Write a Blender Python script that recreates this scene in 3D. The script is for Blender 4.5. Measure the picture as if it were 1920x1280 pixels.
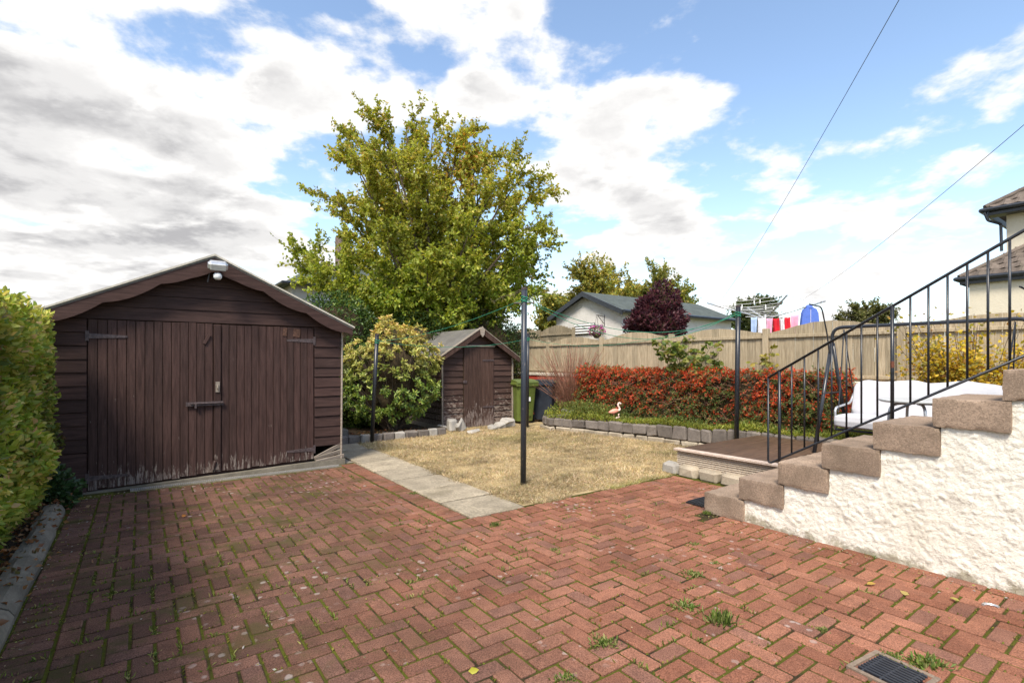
import bpy, bmesh, math, random
import numpy as np
from mathutils import Vector, Matrix, Euler
for o in list(bpy.data.objects): bpy.data.objects.remove(o)
scene = bpy.context.scene
C = scene.collection
random.seed(7); rng = np.random.default_rng(7)

# ------------------------------------------------------------------ camera
F, HZ, CH = 960.0, 677.0, 1.45            # focal length in photo pixels, horizon row, eye height
cam = bpy.data.objects.new('camera', bpy.data.cameras.new('camera'))
C.objects.link(cam); scene.camera = cam
cam.location = (0, 0, CH); cam.rotation_euler = (math.pi / 2, 0, 0)
cam.data.sensor_width = 36; cam.data.lens = 36 * F / 1920
cam.data.shift_y = (HZ - 640) / 1920
cam.data.clip_start = 0.05; cam.data.clip_end = 3000

# ------------------------------------------------------------------ world, sun, exposure
SUN_DIR = Vector((-0.17, -0.62, 0.84)).normalized()      # towards the sun
world = bpy.data.worlds.new('World'); scene.world = world; world.use_nodes = True
wt = world.node_tree; wt.nodes.clear()
def wn(t, **k):
    n = wt.nodes.new(t)
    for a, b in k.items(): setattr(n, a, b)
    return n
def wl(a, b): wt.links.new(a, b)
def wmath(op, a, b=None, c=None, clamp=False):
    n = wn('ShaderNodeMath', operation=op); n.use_clamp = clamp
    for i, v in enumerate((a, b, c)):
        if v is None: continue
        if hasattr(v, 'links'): wl(v, n.inputs[i])
        else: n.inputs[i].default_value = v
    return n.outputs[0]
def wsmooth(x, lo, hi):
    n = wn('ShaderNodeMapRange', interpolation_type='SMOOTHSTEP')
    wl(x, n.inputs['Value']); n.inputs['From Min'].default_value = lo; n.inputs['From Max'].default_value = hi
    return n.outputs['Result']
def wmix(f, a, b):
    n = wn('ShaderNodeMix', data_type='RGBA')
    if hasattr(f, 'links'): wl(f, n.inputs[0])
    else: n.inputs[0].default_value = f
    for i, v in ((6, a), (7, b)):
        if hasattr(v, 'links'): wl(v, n.inputs[i])
        else: n.inputs[i].default_value = (*v, 1)
    return n.outputs[2]
sky = wn('ShaderNodeTexSky', sky_type='NISHITA'); sky.sun_disc = False
sky.sun_elevation = math.asin(SUN_DIR.z); sky.sun_rotation = math.atan2(SUN_DIR.x, SUN_DIR.y)
sky.air_density = 1.0; sky.dust_density = 0.6; sky.ozone_density = 2.0
tcw = wn('ShaderNodeTexCoord')
sep = wn('ShaderNodeSeparateXYZ'); wl(tcw.outputs['Generated'], sep.inputs[0])
dx, dy, dz = sep.outputs
den = wmath('ADD', wmath('MAXIMUM', dz, 0.0), 0.16)
cx = wmath('DIVIDE', dx, den); cy = wmath('DIVIDE', dy, den)
comb = wn('ShaderNodeCombineXYZ'); wl(cx, comb.inputs[0]); wl(cy, comb.inputs[1])
def cloud_noise(off, scale, detail, rough, dist=0.0):
    m = wn('ShaderNodeMapping'); wl(comb.outputs[0], m.inputs[0]); m.inputs['Location'].default_value = off
    n = wn('ShaderNodeTexNoise'); wl(m.outputs[0], n.inputs['Vector'])
    n.inputs['Scale'].default_value = scale; n.inputs['Detail'].default_value = detail
    n.inputs['Roughness'].default_value = rough; n.inputs['Distortion'].default_value = dist
    return n.outputs['Fac']
CO = (3.1, 7.35, 0.0)
big = cloud_noise((CO[0], CO[1], 2.0), 0.75, 2, 0.5)
fine = cloud_noise(CO, 2.3, 10, 0.58, 0.1)
off2 = cloud_noise((CO[0] + 0.10, CO[1] + 0.10, 0.03), 2.3, 6, 0.58, 0.1)
# more cloud towards the west (left), thinner to the east
side = wmath('MULTIPLY', dx, -0.10)
def spot(x, y, r, amt):                    # a cloud bank (or clear gap) around one direction of the sky
    v = Vector(((x - 960) / F, 1.0, (HZ - y) / F)).normalized()
    n = wn('ShaderNodeVectorMath', operation='DOT_PRODUCT'); wl(tcw.outputs['Generated'], n.inputs[0]); n.inputs[1].default_value = v
    return wmath('MULTIPLY', wsmooth(n.outputs['Value'], math.cos(math.radians(r)), 1.0), amt)
for q in ((250, 200, 26, .16), (820, 110, 13, .16), (1270, 150, 13, .11), (1180, 350, 12, .14), (1700, 390, 16, .17), (1500, 480, 10, .12), (1250, 470, 8, .10), (1860, 240, 6, .10), (150, 440, 16, .08),
          (1600, 110, 13, -.13), (1480, 20, 12, -.10), (1130, 20, 8, -.10), (200, 335, 5, -.10), (600, 20, 5, -.05), (1530, 260, 7, -.08), (560, 560, 9, -.05), (960, 300, 6, -.04)):
    side = wmath('ADD', side, spot(q[0], q[1], q[2], q[3] * (0.62 if q[3] > 0 else 0.8)))
dens = wmath('ADD', wmath('ADD', wmath('MULTIPLY', big, 0.42), wmath('MULTIPLY', fine, 1.06)), side)
low = wmath('MULTIPLY', wsmooth(dz, 0.30, 0.02), 0.01)
dens = wmath('ADD', dens, low)
mask = wsmooth(dens, 0.735, 0.86)
thick = wsmooth(dens, 0.82, 1.02)
lit = wsmooth(wmath('SUBTRACT', fine, off2), -0.10, 0.10)
grey = wmath('MULTIPLY', thick, wmath('SUBTRACT', 1.0, wmath('MULTIPLY', lit, 0.55)))
CW = 4.75
ccol = wmix(grey, (CW, CW * 0.985, CW * 0.965), (CW * 0.46, CW * 0.455, CW * 0.465))
skyc = wmix(1.0, (0, 0, 0), sky.outputs[0])
gain = wn('ShaderNodeMix', data_type='RGBA', blend_type='MULTIPLY'); gain.inputs[0].default_value = 1
wl(sky.outputs[0], gain.inputs[6]); gain.inputs[7].default_value = (1.32, 1.25, 1.16, 1)
hazef = wsmooth(dz, 0.34, -0.02)
skyh = wmix(wmath('MULTIPLY', hazef, 0.40), gain.outputs[2], (CW * 0.72, CW * 0.83, CW * 0.94))
final = wmix(mask, skyh, ccol)
bg = wn('ShaderNodeBackground'); wl(final, bg.inputs[0]); bg.inputs[1].default_value = 0.10
wo = wn('ShaderNodeOutputWorld'); wl(bg.outputs[0], wo.inputs[0])

sun = bpy.data.objects.new('sun', bpy.data.lights.new('sun', 'SUN')); C.objects.link(sun)
sun.data.energy = 2.5; sun.data.angle = math.radians(16); sun.data.color = (1.0, 0.92, 0.79)
sun.rotation_euler = (-SUN_DIR).to_track_quat('-Z', 'Y').to_euler()
sun.location = SUN_DIR * 60
scene.view_settings.view_transform = 'Standard'; scene.view_settings.look = 'None'
scene.view_settings.gamma = 1; scene.view_settings.use_curve_mapping = False
scene.view_settings.exposure = 1.30
scene.render.engine = 'CYCLES'
scene.render.resolution_x = 1024; scene.render.resolution_y = 682

# ------------------------------------------------------------------ garden axes: u runs right and away, v runs left and away
TH = math.atan2(0.5864, 0.8100)
U = np.array([0.8100, 0.5864, 0]); V = np.array([-0.5864, 0.8100, 0])
def W(a, b, z=0.0): return Vector((a * U[0] + b * V[0], a * U[1] + b * V[1], z))
def AB(p): return (p[0] * U[0] + p[1] * U[1], p[0] * V[0] + p[1] * V[1])
def PD(x, y, d): return Vector(((x - 960) / F * d, d, CH - (y - HZ) / F * d))          # pixel at a known distance
def PZ(x, y, z=0.0): return PD(x, y, (CH - z) * F / (y - HZ))                           # pixel on a level surface

# ------------------------------------------------------------------ material helper
class Mat:
    def __init__(s, name, rough=0.8, spec=0.3, metal=0.0):
        s.m = bpy.data.materials.new(name); s.m.use_nodes = True
        s.t = s.m.node_tree; s.t.nodes.clear()
        s.b = s.n('ShaderNodeBsdfPrincipled'); s.o = s.n('ShaderNodeOutputMaterial')
        s.l(s.b.outputs[0], s.o.inputs[0])
        s.b.inputs['Roughness'].default_value = rough; s.b.inputs['Specular IOR Level'].default_value = spec
        s.b.inputs['Metallic'].default_value = metal
    def n(s, t, **k):
        n = s.t.nodes.new(t)
        for a, b in k.items(): setattr(n, a, b)
        return n
    def l(s, a, b): s.t.links.new(a, b)
    def put(s, v, sock):
        if hasattr(v, 'links'): s.l(v, sock)
        elif isinstance(v, (tuple, list)) and len(v) == 3 and sock.type == 'RGBA': sock.default_value = (*v, 1)
        else: sock.default_value = v
    def obj(s, scale=(1, 1, 1), rand=True):
        tc = s.n('ShaderNodeTexCoord'); vec = tc.outputs['Object']
        if rand:
            oi = s.n('ShaderNodeObjectInfo'); mm = s.n('ShaderNodeVectorMath', operation='MULTIPLY')
            cb = s.n('ShaderNodeCombineXYZ')
            for i in range(3): s.l(oi.outputs['Random'], cb.inputs[i])
            s.l(cb.outputs[0], mm.inputs[0]); mm.inputs[1].default_value = (37, 53, 71)
            ad = s.n('ShaderNodeVectorMath', operation='ADD'); s.l(vec, ad.inputs[0]); s.l(mm.outputs[0], ad.inputs[1]); vec = ad.outputs[0]
        mp = s.n('ShaderNodeMapping'); s.l(vec, mp.inputs[0]); mp.inputs['Scale'].default_value = scale
        return mp.outputs[0]
    def pos(s, scale=(1, 1, 1), rot=0):
        g = s.n('ShaderNodeNewGeometry'); mp = s.n('ShaderNodeMapping'); s.l(g.outputs['Position'], mp.inputs[0])
        mp.inputs['Scale'].default_value = scale; mp.inputs['Rotation'].default_value = (0, 0, rot)
        return mp.outputs[0]
    def xyz(s, v):
        n = s.n('ShaderNodeSeparateXYZ'); s.l(v, n.inputs[0]); return n.outputs
    def noise(s, v, scale, detail=4, rough=0.55, dist=0.0, out='Fac'):
        n = s.n('ShaderNodeTexNoise'); s.l(v, n.inputs['Vector'])
        for k, x in (('Scale', scale), ('Detail', detail), ('Roughness', rough), ('Distortion', dist)): n.inputs[k].default_value = x
        return n.outputs[out]
    def voro(s, v, scale, feature='F1', out='Distance'):
        n = s.n('ShaderNodeTexVoronoi', feature=feature); s.l(v, n.inputs['Vector']); n.inputs['Scale'].default_value = scale
        return n.outputs[out]
    def math(s, op, a, b=0.0, clamp=False):
        n = s.n('ShaderNodeMath', operation=op); n.use_clamp = clamp
        s.put(a, n.inputs[0]); s.put(b, n.inputs[1]); return n.outputs[0]
    def rng(s, x, lo, hi, a=0.0, b=1.0):
        n = s.n('ShaderNodeMapRange', interpolation_type='SMOOTHSTEP'); s.put(x, n.inputs['Value'])
        for k, v in (('From Min', lo), ('From Max', hi), ('To Min', a), ('To Max', b)): n.inputs[k].default_value = v
        return n.outputs['Result']
    def mix(s, f, a, b, blend='MIX'):
        n = s.n('ShaderNodeMix', data_type='RGBA', blend_type=blend)
        s.put(f, n.inputs[0]); s.put(a, n.inputs[6]); s.put(b, n.inputs[7]); return n.outputs[2]
    def random(s):
        oi = s.n('ShaderNodeObjectInfo'); g = s.n('ShaderNodeNewGeometry')
        return s.math('FRACT', s.math('ADD', oi.outputs['Random'], g.outputs['Random Per Island']))
    def bump(s, h, strength=0.5, dist=0.01):
        n = s.n('ShaderNodeBump'); s.l(h, n.inputs['Height']); n.inputs['Strength'].default_value = strength; n.inputs['Distance'].default_value = dist
        s.l(n.outputs[0], s.b.inputs['Normal'])
    def col(s, c): s.put(c, s.b.inputs['Base Color'])

def m_plain(name, c, rough=0.6, spec=0.3, metal=0.0, var=0.25, scale=12):
    m = Mat(name, rough, spec, metal); n = m.noise(m.obj(), scale, 5, 0.6)
    f = m.rng(n, 0.3, 0.7)
    m.col(m.mix(f, tuple(x * (1 - var) for x in c), tuple(min(1, x * (1 + var)) for x in c)))
    m.bump(n, 0.15, 0.005)
    return m.m
def m_wood(name, c1, c2, worn, horiz=False, wear_z=None, wear=0.5, rough=0.75):
    m = Mat(name, rough, 0.25)
    g = m.noise(m.obj((2, 30, 30) if horiz else (30, 30, 2)), 1.4, 8, 0.65, 0.6)
    g2 = m.noise(m.obj((6, 90, 90) if horiz else (90, 90, 6)), 1.0, 4, 0.7)
    r = m.random()
    col = m.mix(m.rng(g, 0.3, 0.7), c1, c2)
    col = m.mix(1.0, col, m.mix(m.rng(r, 0.0, 1.0), (0.83, 0.83, 0.83), (1.14, 1.12, 1.12)), 'MULTIPLY')
    col = m.mix(m.math('MULTIPLY', m.rng(g2, 0.42, 0.62), 0.28), col, tuple(x * 0.35 for x in c1))
    sp = m.noise(m.obj((6, 14, 14) if horiz else (14, 14, 3)), 2.2, 6, 0.7)
    if wear_z is not None:
        z = m.xyz(m.pos())[2]
        wz = m.rng(z, wear_z[0], wear_z[1], 1.0, 0.0)
        wf = m.rng(m.math('ADD', sp, m.math('MULTIPLY', wz, 0.24)), 0.66, 0.74)
    else:
        wf = m.rng(sp, 0.66, 0.74)
    wf = m.math('MULTIPLY', wf, m.rng(g2, 0.35, 0.6))
    m.col(m.mix(m.math('MULTIPLY', wf, wear), col, worn))
    m.bump(m.math('ADD', g, m.math('MULTIPLY', g2, 0.5)), 0.45, 0.004)
    return m.m
def m_leaf(name, trans=0.35, rough=0.5, spec=0.35):
    m = Mat(name, rough, spec)
    a = m.n('ShaderNodeAttribute'); a.attribute_name = 'Col'
    m.l(a.outputs['Color'], m.b.inputs['Base Color'])
    tr = m.n('ShaderNodeBsdfTranslucent'); hs = m.n('ShaderNodeHueSaturation'); m.l(a.outputs['Color'], hs.inputs['Color'])
    hs.inputs['Saturation'].default_value = 1.1; hs.inputs['Value'].default_value = 1.25; m.l(hs.outputs[0], tr.inputs[0])
    mx = m.n('ShaderNodeMixShader'); mx.inputs[0].default_value = trans
    m.l(m.b.outputs[0], mx.inputs[1]); m.l(tr.outputs[0], mx.inputs[2]); m.l(mx.outputs[0], m.o.inputs[0])
    return m.m

MT = {}
# brown stained wood of garage and shed
MT['garage_v'] = m_wood('garage_boards_vertical', (0.034, 0.017, 0.014), (0.070, 0.038, 0.032), (0.34, 0.29, 0.25), False, (0.0, 0.40), 0.6)
MT['garage_h'] = m_wood('garage_boards_horizontal', (0.034, 0.017, 0.014), (0.068, 0.037, 0.031), (0.25, 0.20, 0.18), True, None, 0.25)
MT['shed_v'] = m_wood('shed_boards_vertical', (0.042, 0.022, 0.016), (0.085, 0.049, 0.038), (0.36, 0.30, 0.27), False, (0.0, 0.9), 0.7)
MT['shed_h'] = m_wood('shed_boards_horizontal', (0.040, 0.021, 0.016), (0.080, 0.046, 0.036), (0.34, 0.28, 0.23), True, (0.0, 1.3), 0.7)
MT['raw_wood'] = m_wood('weathered_raw_wood', (0.22, 0.18, 0.14), (0.36, 0.31, 0.26), (0.45, 0.42, 0.38), True, None, 0.5)
MT['fence'] = m_wood('fence_wood', (0.30, 0.24, 0.155), (0.47, 0.39, 0.27), (0.20, 0.19, 0.14), False, None, 0.75)
MT['deck_side'] = m_wood('pale_deck_boards', (0.46, 0.37, 0.28), (0.66, 0.57, 0.46), (0.20, 0.15, 0.10), True, None, 0.6)
MT['deck_top'] = m_wood('dark_deck_boards', (0.07, 0.042, 0.026), (0.15, 0.092, 0.058), (0.26, 0.22, 0.19), True, None, 0.5, 0.5)
MT['deck_edge'] = m_wood('deck_edge_board', (0.45, 0.35, 0.28), (0.62, 0.51, 0.43), (0.3, 0.24, 0.2), True, None, 0.4)
MT['bark'] = m_wood('bark', (0.06, 0.045, 0.032), (0.16, 0.125, 0.095), (0.22, 0.22, 0.16), False, None, 0.5, 0.9)
MT['twig_red'] = m_plain('red_twigs', (0.27, 0.135, 0.09), 0.7, var=0.4)
MT['core'] = m_plain('dense_twigs', (0.045, 0.034, 0.020), 0.95, 0.05, var=0.5, scale=30)
MT['leaf'] = m_leaf('leaf', 0.42)
MT['leaf_gloss'] = m_leaf('glossy_leaf', 0.25, 0.38, 0.45)
MT['grass'] = m_leaf('dry_grass_blades', 0.3, 0.7, 0.15)

def brick_mat():
    m = Mat('block_paving', 0.95, 0.08)
    r = m.random(); p = m.pos()
    xyz = m.xyz(p)
    # darker brick tone over the left and near part of the drive, edge broken by noise
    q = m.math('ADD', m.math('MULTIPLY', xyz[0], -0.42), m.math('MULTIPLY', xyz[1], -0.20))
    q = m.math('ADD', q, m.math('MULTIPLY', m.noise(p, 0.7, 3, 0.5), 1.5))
    darkening = m.rng(m.math('ADD', q, m.math('MULTIPLY', r, 0.25)), -0.15, 0.85)
    brick_red = m.mix(r, (0.195, 0.083, 0.053), (0.295, 0.137, 0.090))
    brick_dark = m.mix(r, (0.088, 0.053, 0.042), (0.150, 0.080, 0.059))
    col = m.mix(m.math('MULTIPLY', darkening, 0.85), brick_red, brick_dark)
    # purple-brown fired bricks here and there
    fl = m.rng(m.math('FRACT', m.math('MULTIPLY', r, 7.31)), 0.80, 0.9)
    col = m.mix(m.math('MULTIPLY', fl, 0.5), col, (0.15, 0.085, 0.07))
    n1 = m.noise(p, 9, 6, 0.65); n2 = m.noise(p, 160, 3, 0.7); n3 = m.noise(p, 420, 2, 0.6)
    col = m.mix(1.0, col, m.mix(m.rng(n1, 0.3, 0.7), (0.84, 0.84, 0.85), (1.10, 1.08, 1.06)), 'MULTIPLY')
    col = m.mix(1.0, col, m.mix(m.rng(n2, 0.3, 0.7), (0.5, 0.5, 0.5), (1.45, 1.45, 1.45)), 'MULTIPLY')
    col = m.mix(m.math('MULTIPLY', m.rng(n3, 0.62, 0.72), 0.3), col, (0.5, 0.42, 0.36))
    # soil smears and green algae, mostly to the left
    al = m.math('MULTIPLY', m.rng(m.noise(p, 3.1, 5, 0.7), 0.48, 0.66), m.rng(m.math('MULTIPLY', xyz[0], -1.0), -0.3, 2.2))
    col = m.mix(m.math('MULTIPLY', al, 0.8), col, (0.075, 0.066, 0.026))
    # broad damp and worn patches
    col = m.mix(1.0, col, m.mix(m.rng(m.noise(p, 1.7, 5, 0.65), 0.36, 0.64), (0.82, 0.81, 0.80), (1.08, 1.07, 1.06)), 'MULTIPLY')
    # pale lichen spots
    v = m.voro(p, 11); ln = m.noise(p, 45, 3, 0.6)
    zone = m.rng(m.noise(p, 1.1, 2, 0.5), 0.50, 0.62)
    li = m.math('MULTIPLY', m.rng(m.math('ADD', v, m.math('MULTIPLY', ln, 0.26)), 0.37, 0.28), zone)
    col = m.mix(m.math('MULTIPLY', li, 0.42), col, (0.46, 0.41, 0.38))
    m.col(col)
    m.bump(m.math('ADD', m.math('MULTIPLY', n2, 0.7), n1), 0.55, 0.003)
    return m.m
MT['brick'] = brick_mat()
def joint_mat():
    m = Mat('mossy_joints', 0.95, 0.05); p = m.pos()
    n = m.noise(p, 2.4, 4, 0.6); n2 = m.noise(p, 70, 4, 0.7)
    c = m.mix(m.rng(n, 0.34, 0.54), (0.040, 0.030, 0.020), (0.085, 0.088, 0.016))
    c = m.mix(1.0, c, m.mix(n2, (0.4, 0.4, 0.4), (1.5, 1.5, 1.5)), 'MULTIPLY')
    m.col(c); m.bump(n2, 0.8, 0.01); return m.m
MT['joint'] = joint_mat()
def m_conc(name, c, speck=0.35, scale=90, var=0.25, stain=(0.1, 0.09, 0.06), stainf=0.4):
    m = Mat(name, 0.9, 0.15); p = m.obj()
    a = m.noise(p, 3.5, 6, 0.65); b = m.noise(p, scale, 3, 0.75); v = m.voro(p, scale * 1.2)
    col = m.mix(m.rng(a, 0.3, 0.7), tuple(x * (1 - var) for x in c), tuple(x * (1 + var) for x in c))
    r = m.random(); col = m.mix(1.0, col, m.mix(r, (0.82, 0.82, 0.82), (1.14, 1.13, 1.12)), 'MULTIPLY')
    col = m.mix(m.math('MULTIPLY', m.rng(b, 0.35, 0.7), speck), col, tuple(x * 0.45 for x in c))
    col = m.mix(m.math('MULTIPLY', m.rng(v, 0.22, 0.10), speck), col, tuple(min(1, x * 1.7) for x in c))
    col = m.mix(m.math('MULTIPLY', m.rng(m.noise(p, 1.3, 5, 0.7), 0.5, 0.75), stainf), col, stain)
    m.col(col); m.bump(m.math('ADD', b, m.math('MULTIPLY', a, 0.7)), 0.6, 0.006); return m.m
MT['slab'] = m_conc('concrete_slabs', (0.36, 0.305, 0.225), 0.75, 42, 0.25, (0.12, 0.10, 0.06), 0.5)
MT['step'] = m_conc('pinkish_step_blocks', (0.335, 0.248, 0.185), 0.8, 85, 0.25, (0.14, 0.105, 0.075), 0.6)
MT['kerb'] = m_conc('kerb_concrete', (0.21, 0.185, 0.145), 0.35, 50, 0.25, (0.08, 0.075, 0.04), 0.6)
MT['stone_grey'] = m_conc('dark_grey_stone', (0.165, 0.142, 0.125), 0.35, 30, 0.3, (0.28, 0.24, 0.18), 0.35)
MT['stone_pale'] = m_conc('pale_stone', (0.37, 0.315, 0.24), 0.3, 25, 0.25, (0.2, 0.17, 0.11), 0.4)
MT['rock'] = m_conc('grey_rock', (0.36, 0.335, 0.30), 0.3, 14, 0.25, (0.16, 0.15, 0.09), 0.5)
MT['concrete'] = m_conc('plain_concrete', (0.27, 0.24, 0.20), 0.3, 40, 0.2, (0.10, 0.085, 0.06), 0.5)
MT['felt'] = m_conc('roofing_felt', (0.17, 0.16, 0.145), 0.4, 120, 0.2, (0.10, 0.11, 0.05), 0.4)
MT['felt_green'] = m_conc('grey_green_felt', (0.085, 0.10, 0.095), 0.3, 80, 0.2, (0.06, 0.07, 0.04), 0.3)
MT['felt_edge'] = m_conc('pale_felt_edge', (0.46, 0.43, 0.37), 0.3, 60, 0.2, (0.16, 0.15, 0.08), 0.5)
MT['tile'] = m_conc('roof_tiles', (0.145, 0.118, 0.10), 0.3, 20, 0.25, (0.08, 0.085, 0.05), 0.4)
MT['thatch'] = m_conc('dry_thatch', (0.36, 0.275, 0.15), 0.5, 60, 0.35, (0.20, 0.16, 0.06), 0.4)
MT['gully_frame'] = m_conc('gully_frame_concrete', (0.20, 0.155, 0.12), 0.4, 50)
MT['coping'] = m_conc('pale_coping', (0.62, 0.56, 0.47), 0.25, 40, 0.15, (0.25, 0.22, 0.15), 0.5)
MT['soil'] = m_conc('garden_soil', (0.085, 0.060, 0.040), 0.4, 40, 0.4, (0.11, 0.10, 0.03), 0.6)
def render_mat(name, c, stain, k=0.3, scale=26, darkening=False):
    m = Mat(name, 0.92, 0.1); p = m.obj((1, 1, 1), False)
    a = m.noise(p, scale, 4, 0.6); b = m.noise(p, 2.0, 5, 0.65)
    col = m.mix(m.math('MULTIPLY', m.rng(b, 0.45, 0.75), k), c, stain)
    col = m.mix(m.math('MULTIPLY', m.rng(a, 0.5, 0.3), 0.25), col, stain)
    if darkening:                                   # splash dirt and algae at the foot, dark pits between the stones
        g = m.math('ADD', m.noise(p, 7, 5, 0.7), m.rng(m.xyz(p)[2], 0.0, 0.14, 0.32, 0.0))
        col = m.mix(m.math('MULTIPLY', m.rng(g, 0.66, 0.86), 0.75), col, (0.20, 0.17, 0.10))
        col = m.mix(m.math('MULTIPLY', m.rng(m.noise(p, 48, 3, 0.6), 0.60, 0.72), 0.55), col, (0.36, 0.30, 0.21))
    m.col(col); m.bump(m.math('ADD', a, m.math('MULTIPLY', m.noise(p, 110, 3, 0.7), 0.35)), 0.6, 0.012); return m.m
MT['roughcast'] = render_mat('cream_roughcast', (0.75, 0.715, 0.635), (0.44, 0.37, 0.26), 0.32, 80, True)
MT['white_render'] = render_mat('white_painted_render', (0.66, 0.64, 0.61), (0.40, 0.37, 0.33), 0.4, 12)
MT['cream_render'] = render_mat('cream_house_render', (0.62, 0.56, 0.45), (0.46, 0.41, 0.32), 0.35, 20)
MT['grey_render'] = render_mat('grey_house_render', (0.40, 0.375, 0.355), (0.28, 0.26, 0.24), 0.4, 16)
MT['red_paint'] = render_mat('red_painted_wall', (0.36, 0.055, 0.035), (0.17, 0.04, 0.03), 0.5, 14)
MT['black_metal'] = m_plain('black_painted_metal', (0.014, 0.015, 0.019), 0.35, 0.5, 0.0, 0.4, 40)
MT['rust'] = m_plain('rusty_patch', (0.12, 0.045, 0.028), 0.8, 0.2, 0.0, 0.4, 60)
MT['bare_wood_patch'] = m_plain('bare_wood_patch', (0.085, 0.045, 0.032), 0.8, 0.2, 0.0, 0.4, 60)
MT['iron'] = m_plain('dull_iron', (0.075, 0.055, 0.055), 0.55, 0.4, 0.2, 0.4, 40)
MT['alu'] = m_plain('dull_aluminium', (0.50, 0.51, 0.53), 0.4, 0.5, 0.7, 0.15, 30)
MT['dark_frame'] = m_plain('charcoal_tube', (0.022, 0.024, 0.030), 0.3, 0.5, 0.0, 0.2, 20)
MT['gutter'] = m_plain('black_gutter', (0.022, 0.026, 0.034), 0.35, 0.5, 0.0, 0.2, 10)
MT['white_plastic'] = m_plain('white_plastic', (0.74, 0.74, 0.73), 0.5, 0.4, 0.0, 0.06, 6)
MT['cushion'] = m_plain('white_cushion_cloth', (0.50, 0.50, 0.53), 0.9, 0.1, 0.0, 0.04, 8)
MT['grey_plastic'] = m_plain('pale_grey_tabletop', (0.48, 0.49, 0.49), 0.35, 0.5, 0.0, 0.08, 8)
MT['bin_green'] = m_plain('green_bin_plastic', (0.10, 0.13, 0.026), 0.45, 0.4, 0.0, 0.1, 6)
MT['bin_dark'] = m_plain('dark_blue_grey_plastic', (0.030, 0.036, 0.050), 0.45, 0.4, 0.0, 0.15, 6)
MT['rubber'] = m_plain('black_rubber', (0.018, 0.019, 0.022), 0.7, 0.3, 0.0, 0.3, 40)
MT['rope'] = m_plain('green_plastic_rope', (0.03, 0.22, 0.13), 0.55, 0.3, 0.0, 0.2, 60)
MT['cable'] = m_plain('overhead_cable', (0.05, 0.052, 0.06), 0.6, 0.3)
MT['pink'] = m_plain('pink_plastic', (0.74, 0.30, 0.22), 0.45, 0.4, 0.0, 0.12, 15)
MT['pink_pale'] = m_plain('pale_pink_plastic', (0.80, 0.60, 0.52), 0.45, 0.4, 0.0, 0.1, 15)
MT['glass'] = m_plain('dark_window_glass', (0.03, 0.035, 0.04), 0.08, 0.6, 0.0, 0.2, 3)
MT['lens'] = m_plain('lamp_glass', (0.55, 0.55, 0.52), 0.15, 0.6, 0.0, 0.1, 8)
MT['chimney'] = m_conc('chimney_render', (0.20, 0.15, 0.13), 0.3, 20)
for nm, c in (('cloth_blue', (0.10, 0.17, 0.52)), ('cloth_pale', (0.36, 0.46, 0.66)), ('cloth_red', (0.60, 0.025, 0.04)),
              ('cloth_pink', (0.70, 0.34, 0.47)), ('cloth_white', (0.74, 0.71, 0.73)), ('flower_pink', (0.5, 0.05, 0.33))):
    MT[nm] = m_plain(nm, c, 0.9, 0.1, 0.0, 0.1, 8)

# ------------------------------------------------------------------ object helpers
def tag(o, label, cat, group=None, kind=None):
    if label: o['label'] = label
    if cat: o['category'] = cat
    if group: o['group'] = group
    if kind: o['kind'] = kind
    return o
def empty(name, loc, label, cat, group=None, rz=0.0):
    o = bpy.data.objects.new(name, None); C.objects.link(o); o.empty_display_size = 0.1
    o.location = loc; o.rotation_euler = (0, 0, rz)
    return tag(o, label, cat, group)
def link(name, me, mat=None, parent=None, loc=None, rot=None):
    o = bpy.data.objects.new(name, me); C.objects.link(o)
    if mat is not None and not me.materials: me.materials.append(MT[mat] if isinstance(mat, str) else mat)
    if parent: o.parent = parent
    if loc is not None: o.location = loc
    if rot is not None: o.rotation_euler = rot
    return o
def mesh(name, v, f, smooth=False):
    me = bpy.data.meshes.new(name); me.from_pydata([tuple(p) for p in v], [], f); me.update()
    if smooth: me.polygons.foreach_set('use_smooth', [True] * len(me.polygons))
    return me
def fix_normals(me):
    bm = bmesh.new(); bm.from_mesh(me); bmesh.ops.recalc_face_normals(bm, faces=bm.faces); bm.to_mesh(me); bm.free(); return me
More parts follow.
